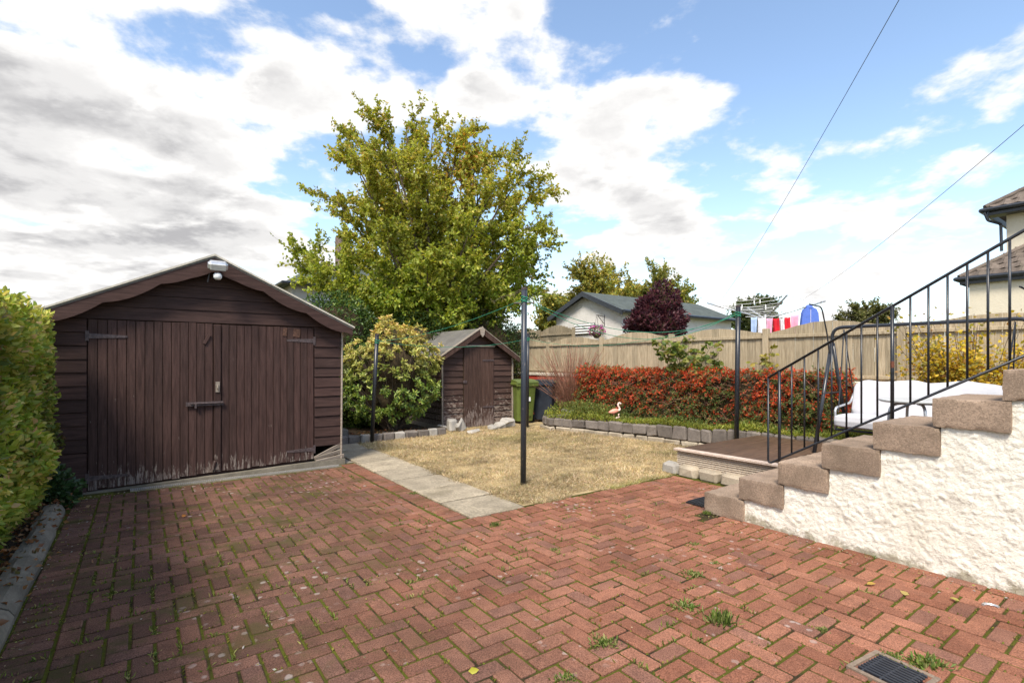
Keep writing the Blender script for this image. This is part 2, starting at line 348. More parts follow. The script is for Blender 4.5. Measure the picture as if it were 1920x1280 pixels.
def box_vf(sx, sy, sz, ch=0.0, c=(0, 0, 0)):
    hx, hy, hz = sx / 2, sy / 2, sz / 2; v = []; f = []
    if ch <= 0:
        v = [(x * hx + c[0], y * hy + c[1], z * hz + c[2]) for z in (-1, 1) for y in (-1, 1) for x in (-1, 1)]
        f = [(0, 2, 3, 1), (4, 5, 7, 6), (0, 1, 5, 4), (2, 6, 7, 3), (0, 4, 6, 2), (1, 3, 7, 5)]
        return v, f
    idx = {}
    for z in (-1, 1):
        for y in (-1, 1):
            for x in (-1, 1):
                for ax in range(3):
                    p = [x * hx, y * hy, z * hz]
                    for k in range(3):
                        if k != ax: p[k] -= ch * (x, y, z)[k]
                    idx[(x, y, z, ax)] = len(v); v.append((p[0] + c[0], p[1] + c[1], p[2] + c[2]))
    I = lambda x, y, z, ax: idx[(x, y, z, ax)]
    for s in (-1, 1):
        f.append([I(s, -1, -1, 0), I(s, 1, -1, 0), I(s, 1, 1, 0), I(s, -1, 1, 0)][::s])
        f.append([I(-1, s, -1, 1), I(1, s, -1, 1), I(1, s, 1, 1), I(-1, s, 1, 1)][::-s])
        f.append([I(-1, -1, s, 2), I(1, -1, s, 2), I(1, 1, s, 2), I(-1, 1, s, 2)][::s])
    for p in (-1, 1):
        for q in (-1, 1):
            f.append([I(p, q, -1, 0), I(p, q, 1, 0), I(p, q, 1, 1), I(p, q, -1, 1)][::-p * q])
            f.append([I(p, -1, q, 0), I(p, 1, q, 0), I(p, 1, q, 2), I(p, -1, q, 2)][::p * q])
            f.append([I(-1, p, q, 1), I(1, p, q, 1), I(1, p, q, 2), I(-1, p, q, 2)][::-p * q])
            for z in (-1, 1):
                f.append([I(p, q, z, 0), I(p, q, z, 1), I(p, q, z, 2)][::p * q * z])
    return v, f
_cache = {}
def box(name, size, mat, parent=None, loc=(0, 0, 0), rot=None, ch=0.004):
    ch = min(ch, min(size) * 0.35)
    k = tuple(round(x, 4) for x in size) + (round(ch, 4), mat)
    if k not in _cache: _cache[k] = fix_normals(mesh(name, *box_vf(*size, ch)))
    return link(name, _cache[k], mat, parent, loc, rot)
class MB:
    def __init__(s): s.v = []; s.f = []
    def add(s, v, f):
        k = len(s.v); s.v += [tuple(p) for p in v]; s.f += [tuple(i + k for i in q) for q in f]
    def box(s, size, c, ch=0.0, rot=None):
        v, f = box_vf(*size, ch)
        R = Euler(rot).to_matrix() if rot else None
        s.add([((R @ Vector(p)) if R else Vector(p)) + Vector(c) for p in v], f)
    def tube(s, pts, r, n=8, cap=True):
        pts = [Vector(p) for p in pts]; k0 = len(s.v); N = len(pts); prev = None
        for i, p in enumerate(pts):
            t = (pts[min(i + 1, N - 1)] - pts[max(i - 1, 0)]).normalized()
            if prev is None:
                x = t.cross(Vector((0, 0, 1)))
                if x.length < 1e-3: x = t.cross(Vector((1, 0, 0)))
            else: x = prev - t * prev.dot(t)
            x.normalize(); prev = x; y = t.cross(x); rr = r[i] if isinstance(r, (list, tuple)) else r
            for j in range(n):
                a = 2 * math.pi * j / n; s.v.append(tuple(p + (x * math.cos(a) + y * math.sin(a)) * rr))
        for i in range(N - 1):
            for j in range(n):
                a = k0 + i * n + j; b = k0 + i * n + (j + 1) % n; s.f.append((a, b, b + n, a + n))
        if cap: s.f.append(tuple(k0 + j for j in range(n))[::-1]); s.f.append(tuple(k0 + (N - 1) * n + j for j in range(n)))
    def lathe(s, prof, n=16, c=(0, 0, 0)):
        k0 = len(s.v)
        for r, z in prof:
            for j in range(n):
                a = 2 * math.pi * j / n; s.v.append((c[0] + r * math.cos(a), c[1] + r * math.sin(a), c[2] + z))
        for i in range(len(prof) - 1):
            for j in range(n):
                a = k0 + i * n + j; b = k0 + i * n + (j + 1) % n; s.f.append((a, b, b + n, a + n))
    def prism(s, poly, a, b, axis=1):          # polygon in the plane across axis, from a to b
        k0 = len(s.v); n = len(poly)
        for t in (a, b):
            for p, q in poly: s.v.append({0: (t, p, q), 1: (p, t, q), 2: (p, q, t)}[axis])
        s.f.append(tuple(k0 + i for i in range(n))); s.f.append(tuple(k0 + n + i for i in range(n))[::-1])
        for i in range(n): j = (i + 1) % n; s.f.append((k0 + i, k0 + n + i, k0 + n + j, k0 + j))
    def build(s, name, mat, parent=None, loc=None, rot=None, smooth=False, fix=True):
        me = mesh(name, s.v, s.f, smooth)
        if fix: fix_normals(me)
        return link(name, me, mat, parent, loc, rot)
def bez(p0, p1, p2, n):
    p0, p1, p2 = Vector(p0), Vector(p1), Vector(p2)
    return [p0 * (1 - t) ** 2 + p1 * 2 * t * (1 - t) + p2 * t * t for t in [i / n for i in range(n + 1)]]
def rounded(pts, r, n=5):
    pts = [Vector(p) for p in pts]; out = [pts[0]]
    for i in range(1, len(pts) - 1):
        a = pts[i] + (pts[i - 1] - pts[i]).normalized() * r; b = pts[i] + (pts[i + 1] - pts[i]).normalized() * r
        out += bez(a, pts[i], b, n)
    return out + [pts[-1]]
def stone_mesh(sx, sy, sz, seed, jit=0.12, ch=0.12):
    r = random.Random(seed); v, f = box_vf(sx, sy, sz, min(sx, sy, sz) * ch)
    off = {}
    out = []
    for p in v:
        k = tuple(1 if c > 0 else -1 for c in p)
        if k not in off: off[k] = tuple(r.uniform(-jit, jit) * s * 0.5 for s in (sx, sy, sz))
        out.append(tuple(p[i] + off[k][i] + r.uniform(-0.06, 0.06) * min(sx, sy, sz) * 0.6 for i in range(3)))
    return fix_normals(mesh('stone', out, f))

# ------------------------------------------------------------------ foliage helpers
_sw = rng.normal(size=(12, 3)); _sp = rng.uniform(0, 6.28, 12)
def wob(p, k):                                   # cheap smooth noise, about -1..1
    p = np.asarray(p) * k; return np.sin(p @ _sw.T + _sp).sum(1) / 4.0
def unit(a): return a / (np.linalg.norm(a, axis=1, keepdims=True) + 1e-9)
def leaves(name, P, D, S, cols, parent=None, mat='leaf', width=0.55, fold=0.18, hexa=False):
    P = np.asarray(P, np.float32); N = len(P); D = unit(np.asarray(D)); S = np.asarray(S)[:, None]
    w = unit(np.cross(D, rng.normal(size=(N, 3)))); n = np.cross(w, D)
    if hexa:
        vs = [P, P + D * S * .35 + w * S * width * .48 + n * S * fold * .5, P + D * S * .72 + w * S * width * .36 + n * S * fold * .5,
              P + D * S - n * S * fold * .6, P + D * S * .72 - w * S * width * .36 + n * S * fold * .5, P + D * S * .35 - w * S * width * .48 + n * S * fold * .5]
        k = 6
        fi = np.array([0, 1, 2, 3, 0, 3, 4, 5]); fs = 4; nf = 2
    else:
        vs = [P, P + D * S * .48 + w * S * width * .5 + n * S * fold, P + D * S, P + D * S * .48 - w * S * width * .5 + n * S * fold]
        k = 4; fi = np.array([0, 1, 2, 0, 2, 3]); fs = 3; nf = 2
    co = np.stack(vs, 1).reshape(-1, 3).astype(np.float32)
    idx = (np.arange(N)[:, None] * k + fi[None]).ravel().astype(np.int32)
    me = bpy.data.meshes.new(name); me.vertices.add(N * k); me.vertices.foreach_set('co', co.ravel())
    me.loops.add(len(idx)); me.loops.foreach_set('vertex_index', idx)
    me.polygons.add(N * nf); me.polygons.foreach_set('loop_start', np.arange(N * nf, dtype=np.int32) * fs)
    me.update(calc_edges=True)
    at = me.color_attributes.new('Col', 'FLOAT_COLOR', 'POINT')
    cc = np.concatenate([np.asarray(cols), np.ones((N, 1))], 1).astype(np.float32)
    at.data.foreach_set('color', np.repeat(cc, k, 0).ravel())
    return link(name, me, mat, parent)
def palette(n, cols, w=None, var=0.22):
    cols = np.array(cols); i = rng.choice(len(cols), n, p=None if w is None else np.array(w) / sum(w))
    return cols[i] * rng.uniform(1 - var, 1 + var, (n, 1)) * rng.uniform(0.93, 1.07, (n, 3))
def blob_points(c, r, n, lump=0.2, k=3.0, depth=0.35, zmin=None):
    d = unit(rng.normal(size=(n, 3))); R = 1 + lump * wob(d + np.array(c), k) * 0.6
    t = 1 - depth * rng.random(n) ** 1.5
    p = np.array(c) + d * np.array(r) * (R * t)[:, None]
    if zmin is not None:
        ok = p[:, 2] > zmin; p, d = p[ok], d[ok]
    return p, unit(d / np.array(r))
def blob_mesh(name, c, r, parent, mat, s=0.8, lump=0.2, k=3.0, zmin=None):
    bm = bmesh.new(); bmesh.ops.create_icosphere(bm, subdivisions=3, radius=1)
    d = np.array([v.co[:] for v in bm.verts]); R = 1 + lump * wob(d + np.array(c), k) * 0.6
    for v, q, rr in zip(bm.verts, d, R):
        p = np.array(c) + q * np.array(r) * rr * s
        if zmin is not None: p[2] = max(p[2], zmin)
        v.co = p
    me = bpy.data.meshes.new(name); bm.to_mesh(me); bm.free()
    return link(name, me, mat, parent)
def shrub(name, label, c, r, n, size, cols, w=None, group=None, lump=0.25, k=3.0, base=0.0, mat='leaf', up=0.3, core=0.78, cat='shrub', hexa=False, width=0.55, stems=5):
    o = empty(name, (c[0], c[1], base), label, cat, group)
    cc = (0, 0, c[2] - base)
    p, nr = blob_points(cc, r, n, lump, k, 0.35, 0.02)
    D = unit(nr * 0.8 + rng.normal(size=p.shape) * 0.7 + np.array([0, 0, up]))
    L = palette(len(p), cols, w); L *= (1 + 0.22 * wob(p, 4.0 / max(r)))[:, None]
    leaves('foliage', p, D, size * rng.uniform(0.6, 1.25, len(p)), np.clip(L, 0.005, 1), o, mat, width, hexa=hexa)
    if core: blob_mesh('inner_twigs', cc, r, o, 'core', core, lump, k, 0.02)
    mb = MB()
    for i in range(stems):
        a = 6.28 * i / stems; q = (math.cos(a) * r[0] * .45, math.sin(a) * r[1] * .45, cc[2] + r[2] * 0.25)
        mb.tube(bez((math.cos(a) * .05, math.sin(a) * .05, -0.03), (q[0] * .3, q[1] * .3, q[2] * .6), q, 5), [0.03, .026, .022, .018, .013, .008], 5)
    mb.build('stem', 'bark', o)
    return o
def tree(name, label, base, targets, trunk_r, colf, size, nsub=12, ntw=9, nlf=22, sublen=0.30, twlen=0.42, group=None, droop=0.35, fork=0.12, spread=0.75, mat='leaf', width=0.6):
    o = empty(name, base, label, 'tree', group)
    B = np.array(base); mb = MB(); tw = MB(); LP = []; LD = []; TT = []
    H = max(t[2] for t in targets) - B[2]
    fz = H * fork
    mb.tube([(0, 0, -0.15), (0.02, 0, fz * .5), (0, 0.02, fz * 1.15)], [trunk_r * 1.15, trunk_r, trunk_r * .8], 10)
    for T in targets:
        T = np.array(T) - B; L = np.linalg.norm(T)
        mid = np.array([T[0] * .28, T[1] * .28, fz + (T[2] - fz) * .55]) + rng.normal(size=3) * .1
        path = [np.array(q) for q in bez((rng.normal() * .05, rng.normal() * .05, fz * .8), mid, T, 12)]
        rad = [trunk_r * .5 * (1 - i / 12.5) + 0.008 for i in range(13)]
        mb.tube(path, rad, 6)
        for s in range(nsub):
            t = 0.22 + 0.78 * ((s + rng.random()) / nsub); i = min(int(t * 12), 11); q = path[i] + (path[i + 1] - path[i]) * (t * 12 - i)
            tan = path[i + 1] - path[i]; tan /= np.linalg.norm(tan)
            rd = rng.normal(size=3); rd -= tan * rd.dot(tan); rd /= np.linalg.norm(rd) + 1e-6
            out = np.array([q[0], q[1], 0]); out /= np.linalg.norm(out) + .4
            d = tan * 0.55 + rd * spread + out * .25 + np.array([0, 0, 0.22]); d /= np.linalg.norm(d)
            sl = L * sublen * (1.12 - 0.72 * t) * rng.uniform(.7, 1.2)
            e = q + d * sl; mb.tube([q, q + d * sl * .5 + np.array([0, 0, .03]), e], [rad[i] * .45, rad[i] * .3, .004], 4, False)
            for w in range(ntw):
                tt = 0.15 + 0.85 * (w + rng.random()) / ntw; qq = q + (e - q) * min(tt, 1)
                dd = d * .8 + rng.normal(size=3) * .5 + np.array([0, 0, .16]); dd /= np.linalg.norm(dd)
                wl_ = twlen * rng.uniform(.55, 1.25) * (1.1 if w == ntw - 1 else 1)
                tw.tube([qq, qq + dd * wl_], [0.006, 0.002], 3, False)
                n = max(4, int(nlf * rng.uniform(.7, 1.2))); ts = rng.random(n)
                LP.append(qq + dd * wl_ * ts[:, None] + rng.normal(size=(n, 3)) * 0.015)
                LD.append(dd * .55 + rng.normal(size=(n, 3)) * .75 + np.array([0, 0, -droop]))
    P = np.concatenate(LP); D = np.concatenate(LD)
    mb.v += []; 
    tr = mb.build('trunk', 'bark', o, fix=False); tw.build('twigs', 'bark', o, fix=False)
    leaves('crown', P, D, size * rng.uniform(.65, 1.25, len(P)), np.clip(colf(P + B), .004, 1), o, mat, width)
    return o
def structure(o): o['kind'] = 'structure'; return o
def sheet(name, poly, z, mat):                # poly of (a, b)
    return structure(link(name, mesh(name, [W(a, b, z) for a, b in poly], [tuple(range(len(poly)))]), mat))

# ------------------------------------------------------------------ ground, drive, path, lawn, beds
def ground_mat():
    m = Mat('rough_grass_ground', 0.95, 0.05); p = m.pos()
    m.col(m.mix(m.rng(m.noise(p, 0.5, 6, 0.6), 0.35, 0.65), (0.07, 0.085, 0.03), (0.16, 0.14, 0.06))); m.bump(m.noise(p, 20, 4, 0.7), 0.5, 0.03); return m.m
MT['ground'] = ground_mat()
structure(link('ground', mesh('ground', [(-900, -300, -0.09), (900, -300, -0.09), (900, 1500, -0.09), (-900, 1500, -0.09)], [(0, 1, 2, 3)]), 'ground'))
ng = MB(); P4 = [(8.92, -14), (300, -14), (300, 300), (8.92, 300)]
ng.add([W(a, b, 1.0) for a, b in P4] + [W(a, b, -0.08) for a, b in P4], [(0, 1, 2, 3), (0, 3, 7, 4), (0, 4, 5, 1)])
structure(ng.build('neighbour_garden', 'ground'))

drive = sheet('driveway', [(-0.60, -2.0), (4.45, -2.0), (4.45, 2.9), (5.62, 2.9), (5.62, 4.10), (2.47, 4.10), (2.47, 7.32), (-0.60, 7.32)], -0.0090, 'joint')
BW, BL, MO = 0.0895, 0.1930, 0.104
bricks = []      # a, b, length along u?, cut
def inside(a, b):
    if not -0.36 < a: return False
    if b < 2.84: return a < 4.14 and b > -1.0
    if b < 3.885: return a < 5.52
    return a < 2.255 and b < 7.11
for i in range(-6, 60):
    for j in range(-12, 75):
        k = (i - j) % 4
        if k == 0: cells = [(i, j), (i + 1, j)]; ori = 0
        elif k == 3: cells = [(i, j), (i, j + 1)]; ori = 1
        else: continue
        cs = [((x + .5) * MO - 0.36, (y + .5) * MO) for x, y in cells]
        ok = [q for q in cs if inside(q[0] - .045, q[1] - .045) and inside(q[0] + .045, q[1] + .045)]
        if len(ok) == 2: bricks.append(((cs[0][0] + cs[1][0]) / 2, (cs[0][1] + cs[1][1]) / 2, ori, 0))
        elif len(ok) == 1: bricks.append((ok[0][0], ok[0][1], ori, 1))
def soldier(fixed, lo, hi, along_b):
    n = int((hi - lo) / MO)
    for i in range(n):
        t = lo + (i + .5) * MO
        bricks.append((fixed, t, 0, 0) if along_b else (t, fixed, 1, 0))
soldier(-0.465, -1.0, 7.1, True)            # along the kerb
soldier(2.362, 4.10, 7.28, True)            # beside the slab path
soldier(4.218, -1.0, 2.84, True)            # along the stairs
for i in range(18): bricks.append((4.372, -.9 + i * .208, 1, 0))
soldier(3.957, 2.26, 5.50, False)           # along the lawn edge
brick_me = fix_normals(mesh('brick', *box_vf(BL, BW, 0.05, 0.0055)))
half_me = fix_normals(mesh('half_brick', *box_vf(BW, BW, 0.05, 0.0055)))
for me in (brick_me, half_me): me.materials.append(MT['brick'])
vis = []
for q in bricks:
    p = W(q[0], q[1]); d = p.y
    if d < 1.9 or abs(p.x) > d * 1.12 + 0.3: continue
    vis.append((d, q))
vis.sort(key=lambda t: t[0])
RV = []; RF = []
for n, (d, (a, b, ori, cut)) in enumerate(vis):
    me = half_me if cut else brick_me
    p = W(a, b, -0.025 + rng.normal() * 0.0023); ang = TH + (math.pi / 2 if ori else 0) + rng.normal() * 0.006
    e = Euler((rng.normal() * 0.013, rng.normal() * 0.009, ang))
    if n < 300 and d > 2.15 or (n < 330 and d > 2.15 and len([1 for c in drive.children]) < 300):
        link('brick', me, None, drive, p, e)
    else:
        R = e.to_matrix(); k = len(RV)
        RV += [tuple(R @ v.co + p) for v in me.vertices]; RF += [tuple(i + k for i in f.vertices) for f in me.polygons]
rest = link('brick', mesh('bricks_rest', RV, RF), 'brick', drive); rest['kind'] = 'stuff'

# moss and small weeds growing in the joints
MP = []; MC = []; MS = []
for d, (a, b, ori, cut) in vis:
    if d > 7.5: continue
    mo = 0.5 + 0.5 * wob([[a, b, 0.3]], 1.3)[0]
    n = int(max(0, rng.normal(6 * mo, 4)) * (1 if d < 4.5 else 0.6))
    for _ in range(n * 2):
        if rng.random() < 0.5: la, lb = rng.uniform(-BL / 2, BL / 2), (BW + 0.006) / 2 * rng.choice([-1, 1])
        else: la, lb = (BL + 0.006) / 2 * rng.choice([-1, 1]), rng.uniform(-BW / 2, BW / 2)
        if ori: la, lb = lb, la
        MP.append(W(a + la, b + lb, -0.006)); MS.append(rng.uniform(0.007, 0.018))
MP = np.array(MP); n = len(MP)
o = leaves('joint_moss', MP, rng.normal(size=(n, 3)) * .6 + np.array([0, 0, .9]), MS, palette(n, [(0.15, 0.16, 0.025), (0.10, 0.13, 0.025), (0.21, 0.19, 0.04)]), None, 'grass', 0.7)
tag(o, 'green moss filling the joints of the brick paving', 'moss', kind='stuff')

WP = []; WD = []
for d, (a, b, ori, cut) in vis:
    if d > 6.5: continue
    w = wob([[a, b, 7.7]], 1.1)[0] + .8 * wob([[a, b, 2.2]], 4)[0] + (.5 if 1.8 < a < 4.2 else -.25)
    if rng.random() > np.clip(w * .30, 0.01, .55): continue
    la = rng.uniform(-BL / 2, BL / 2); lb = (BW + .01) / 2
    if ori: la, lb = lb, la
    n = rng.integers(8, 26); c = np.array(W(a + la, b + lb, -.004)); ax = np.array(W(0, 1) if ori else W(1, 0))
    WP.append(c + ax * rng.normal(0, .035, (n, 1)) + rng.normal(size=(n, 3)) * np.array([.008, .008, 0])); WD.append(rng.normal(size=(n, 3)) * .8 + np.array([0, 0, .6]))
WP = np.concatenate(WP); WD = np.concatenate(WD); n = len(WP)
o = leaves('joint_weeds', WP, WD, rng.uniform(.012, .042, n), palette(n, [(.15, .20, .04), (.22, .25, .06), (.30, .27, .10), (.10, .14, .03)]), None, 'grass', .2)
tag(o, 'thin grass sprouting from many joints of the brick paving', 'grass', kind='stuff')
path = sheet('path', [(2.47, 4.03), (3.11, 4.03), (3.11, 9.02), (2.47, 9.02)], -0.014, 'soil')
bb = 4.045
for i in range(8):
    L = 0.615 if i else 0.62
    o = box('slab', (0.615, L - 0.034, 0.05), 'slab', path, W(2.785, bb + L / 2, -0.016 + random.uniform(-.006, .006)), (random.uniform(-.012, .012), random.uniform(-.012, .012), TH + random.uniform(-.018, .018)), 0.008); bb += L
sheet('side_path', [(2.30, 7.30), (2.468, 7.30), (2.468, 9.02), (2.30, 9.02)], -0.004, 'concrete')

WALLP = [(8.25, 8.85), (7.55, 8.82), (7.12, 8.62), (7.02, 8.30), (7.16, 7.85), (7.33, 7.35), (7.46, 6.75), (7.54, 6.2), (7.60, 5.6), (7.64, 4.9), (7.67, 4.2), (7.68, 3.2), (7.68, 1.0)]
def wall_a(b):
    bs = [q[1] for q in WALLP[3:]][::-1]; as_ = [q[0] for q in WALLP[3:]][::-1]
    return float(np.interp(b, bs, as_))
def wall_top(b): return float(np.interp(b, [1, 4, 5, 8.3, 9], [0.375, 0.37, 0.32, 0.25, 0.25]))
lp = [(3.115, 4.10), (5.50, 4.10), (5.62, 4.12), (7.66, 4.12)] + [(wall_a(b) - 0.0, b) for b in np.linspace(4.2, 8.3, 12)] + [(7.1, 8.7), (7.75, 8.9), (8.71, 9.0), (8.71, 12.0), (7.05, 12.0), (7.05, 9.68), (4.8, 9.68), (4.8, 9.05), (3.115, 9.05)]
lawn = sheet('lawn', lp, -0.004, 'thatch')
def in_lawn(a, b):
    if b < 4.09 or a < 3.10 or b > 9.55: return False
    if b > 9.02 and a < 4.95: return False
    if b > 8.3: return a < 7.05
    return a < wall_a(b) - 0.03
GP = []
while len(GP) < 150000:
    a = rng.uniform(3.0, 7.7, 60000); b = rng.uniform(3.99, 9.6, 60000)
    e1 = np.abs(wob(np.stack([a, b, a * 0], 1), 6)) * 0.09 - .06
    for x, y, e in zip(a, b, e1):
        if y > 4.07 + e and x > 3.07 + e and in_lawn(max(x, 3.101), max(y, 4.091)):
            if rng.random() < min(1, (7.0 / (4 + y)) ** 1.2): GP.append((x, y))
GP = np.array(GP[:150000])
g3 = np.array([W(a, b, -0.004) for a, b in GP])
green = 0.5 + 0.5 * wob(np.stack([GP[:, 0], GP[:, 1], GP[:, 0] * 0 + 5], 1), 1.6) + 0.35 * wob(np.stack([GP[:, 0], GP[:, 1], GP[:, 0] * 0 + 2], 1), 7)
edge = np.exp(-(GP[:, 1] - 4.1) / 0.12) * 0.9 * (GP[:, 0] > 4.3) + np.exp(-(GP[:, 1] - 4.1) / .1) * .3
gf = np.clip((green - 0.85) * 0.7 + edge * 0.7, 0, 0.8)[:, None] * rng.uniform(0.2, 1.0, (len(GP), 1))
col = palette(len(GP), [(0.58, 0.455, 0.27), (0.48, 0.365, 0.20), (0.68, 0.56, 0.38), (0.30, 0.215, 0.115), (0.40, 0.36, 0.16)], [4, 4, 4, 2.5, 2]) * (1 - gf) + palette(len(GP), [(0.17, 0.22, 0.035), (0.27, 0.28, 0.05)]) * gf
patch = 1 + 0.14 * wob(np.stack([GP[:, 0], GP[:, 1], GP[:, 0] * 0 + 9], 1), 3.0)[:, None] + .20 * wob(np.stack([GP[:, 0], GP[:, 1], GP[:, 0] * 0 + 4], 1), 14)[:, None]
col = np.clip(col * patch, 0.01, 0.9)
Dg = rng.normal(size=(len(GP), 3)) * np.array([1, 1, .25]) + np.array([0, 0, 0.5])
o = leaves('dry_grass', g3, Dg, rng.uniform(0.022, 0.068, len(GP)) * (1 + 0.3 * gf[:, 0]) * (1 + .3 * wob(g3, 5)), col, None, 'grass', 0.075, 0.05)
tag(o, 'short parched straw-coloured grass of the lawn', 'grass', kind='stuff')

# raised bed with its stone wall
bedm = MB(); bs = np.linspace(1.0, 8.30, 24)
vv = []
for b in bs: vv += [W(wall_a(b) + 0.05, b, wall_top(b) - 0.045), W(8.73, b, wall_top(b) + 0.0)]
vv += [W(7.2, 8.6, .2), W(8.73, 8.75, .25)]
bedm.add(vv, [(2 * i, 2 * i + 1, 2 * i + 3, 2 * i + 2) for i in range(len(bs))])
structure(bedm.build('flower_bed', 'soil'))
bw = empty('bed_wall', W(7.4, 7.0, 0), 'low curved two-course stone wall edging the raised bed beside the lawn', 'wall')
pts = [W(a, b) for a, b in WALLP]
def along(s):
    for i in range(len(pts) - 1):
        L = (pts[i + 1] - pts[i]).length
        if s <= L: return pts[i] + (pts[i + 1] - pts[i]) * (s / L), math.atan2(*(pts[i + 1] - pts[i]).yx)
        s -= L
    return None, None
for course in (0, 1):
    s = 0.0; k = 0
    while True:
        w = random.uniform(0.19, 0.31) if course else random.uniform(0.22, 0.36)
        p, an = along(s + w / 2)
        if p is None: break
        _, bq = AB(p); zt = wall_top(bq) + random.uniform(-.008, .008)
        z0, z1 = (0.085, zt) if course else (-0.03, 0.082)
        me = stone_mesh(w - 0.014, 0.13, z1 - z0 - 0.006, 100 * course + k, 0.16, 0.16)
        nr = Vector((-math.sin(an), math.cos(an), 0)) * (0.0 if course else -0.012)
        o = link('stone', me, 'stone_grey' if course else 'stone_pale', bw, p + nr + Vector((0, 0, (z0 + z1) / 2)) - bw.location, (0, 0, an + random.uniform(-.04, .04)))
        s += w; k += 1

# edging stones and shrub bed on the far left, concrete step behind
sheet('shrub_bed', [(2.42, 9.08), (4.86, 9.08), (4.86, 13.5), (2.42, 13.5)], 0.055, 'soil')
structure(box('stone_step', (0.72, 0.5, 0.15), 'concrete', None, W(2.72, 9.62, 0.125), (0, 0, TH), 0.012))
es = empty('stone_edging', W(3.6, 9.02, 0), 'row of small grey edging stones between dry lawn and shrub bed', 'edging', rz=TH)
a = 2.50; k = 0
while a < 4.85:
    w = random.uniform(0.19, 0.27)
    link('stone', stone_mesh(w - 0.018, 0.13, 0.155, 500 + k, 0.12, 0.16), 'stone_grey' if k % 3 else 'rock', es, (a + w / 2 - 3.6, random.uniform(-.012, .012), 0.055), (0, 0, random.uniform(-.05, .05))); a += w; k += 1
for i, (x, y, sx, sy, sz, lb) in enumerate(((838, 806, .26, .2, .13, 'low grey rock at left corner of small shed'), (848, 808, .2, .18, .24, 'upright grey rock left of the shed door, nearer the corner'),
        (861, 808, .24, .18, .25, 'leaning grey rock touching left edge of shed door'), (888, 811, .2, .14, .07, 'flat grey stone lying under the shed door'),
        (924, 804, .22, .16, .09, 'low grey rock just right of the shed door'), (936, 802, .24, .18, .12, 'medium grey rock between shed door and right shed corner'), (951, 800, .30, .2, .19, 'largest pale rock at right front corner of shed'))):
    p = PZ(x, y, 0); o = link('rock', stone_mesh(sx, sy, sz, 900 + i, 0.45, 0.22), 'rock', None, (p.x, p.y, sz * 0.38), (random.uniform(-.2, .2), random.uniform(-.3, .3), TH + random.uniform(-.4, .4)))
    tag(o, lb, 'rock', 'rocks along the shed base')

# kerb on the left
kb = empty('kerb', W(-0.66, 4.0, 0), 'rounded grey concrete kerb between left hedge and brick drive', 'kerb', rz=TH)
prof = [(-0.07, -0.06), (0.075, -0.06), (0.08, 0.03), (0.06, 0.075), (0.02, 0.10), (-0.03, 0.105), (-0.07, 0.09)]
for i, (b0, b1) in enumerate(((1.2, 2.1), (2.1, 3.02), (3.02, 3.93), (3.93, 4.84), (4.84, 5.72), (5.72, 6.50))):
    m = MB(); N = 8; k0 = 0
    for t in range(N + 1):
        b = b0 + 0.005 + (b1 - b0 - 0.01) * t / N
        m.v += [(x + 0.004 * math.sin(b * 5 + j), b - 4.0, z + 0.005 * math.sin(b * 9 + j * 2)) for j, (x, z) in enumerate(prof)]
    n = len(prof)
    for t in range(N):
        for j in range(n): m.f.append((t * n + j, t * n + (j + 1) % n, (t + 1) * n + (j + 1) % n, (t + 1) * n + j))
    m.f.append(tuple(range(n))); m.f.append(tuple(N * n + j for j in range(n))[::-1])
    m.build('kerbstone', 'kerb', kb, (random.uniform(-.008, .008), 0, random.uniform(-.006, .006)), (0, 0, random.uniform(-.008, .008)))
sheet('hedge_bed', [(-2.2, -1), (-0.72, -1), (-0.72, 7.3), (-2.2, 7.3)], 0.02, 'soil')

# ------------------------------------------------------------------ garage
AC, BG = 0.723, 7.33
gar = empty('garage', W(AC, BG, 0), 'large dark brown timber garage with double doors and scalloped gable trim', 'garage', rz=TH)
m = MB(); HWD = 1.56
m.prism([(-HWD, 0.0), (1.16, 0.0), (1.16, 0.30), (HWD, 0.30), (HWD, 1.95), (0, 2.69), (-HWD, 1.95)], 0.035, 0.06)      # front backing with the broken corner open
m.box((0.03, 4.9, 1.9), (-HWD, 2.51, 0.96)); m.box((0.03, 4.9, 1.9), (HWD - .02, 2.53, 0.96)); m.box((3.1, 0.03, 1.9), (0, 4.95, 0.95))
m.build('wall', 'garage_h', gar)
SL = 0.475; APX = 2.742
def rfz(x): return APX - SL * abs(x)
for s in (-1, 1):
    m = MB(); m.prism([(0, APX - 0.035), (s * 1.70, rfz(1.70) - 0.035), (s * 1.70, rfz(1.70) - 0.008), (0, APX - 0.008)], -0.17, 5.1)
    m.build('roof', 'felt', gar)
    m = MB(); m.prism([(0, APX - 0.012), (s * 1.715, rfz(1.715) - 0.012), (s * 1.715, rfz(1.715) + 0.008), (0, APX + 0.012)], -0.185, -0.10)
    m.build('roof_edge', 'felt_edge', gar)
    lo = []
    for i in range(61):
        x = 1.69 * i / 60; l = x * 1.107
        lo.append((s * x, rfz(x) - 0.015 - 0.125 - 0.05 * abs(math.sin(math.pi * (l - 0.02) / 0.58)) ** 0.8 - (0.06 * max(0, 1 - x / .25)) + 0.05 * max(0, (x - 1.55) / .15)))
    m = MB(); m.prism([(0, APX - 0.014)] + [(s * 1.69, rfz(1.69) - 0.014)] + lo[::-1], -0.168, -0.145)
    m.build('bargeboard', 'garage_h', gar)
z = 1.925; i = 0
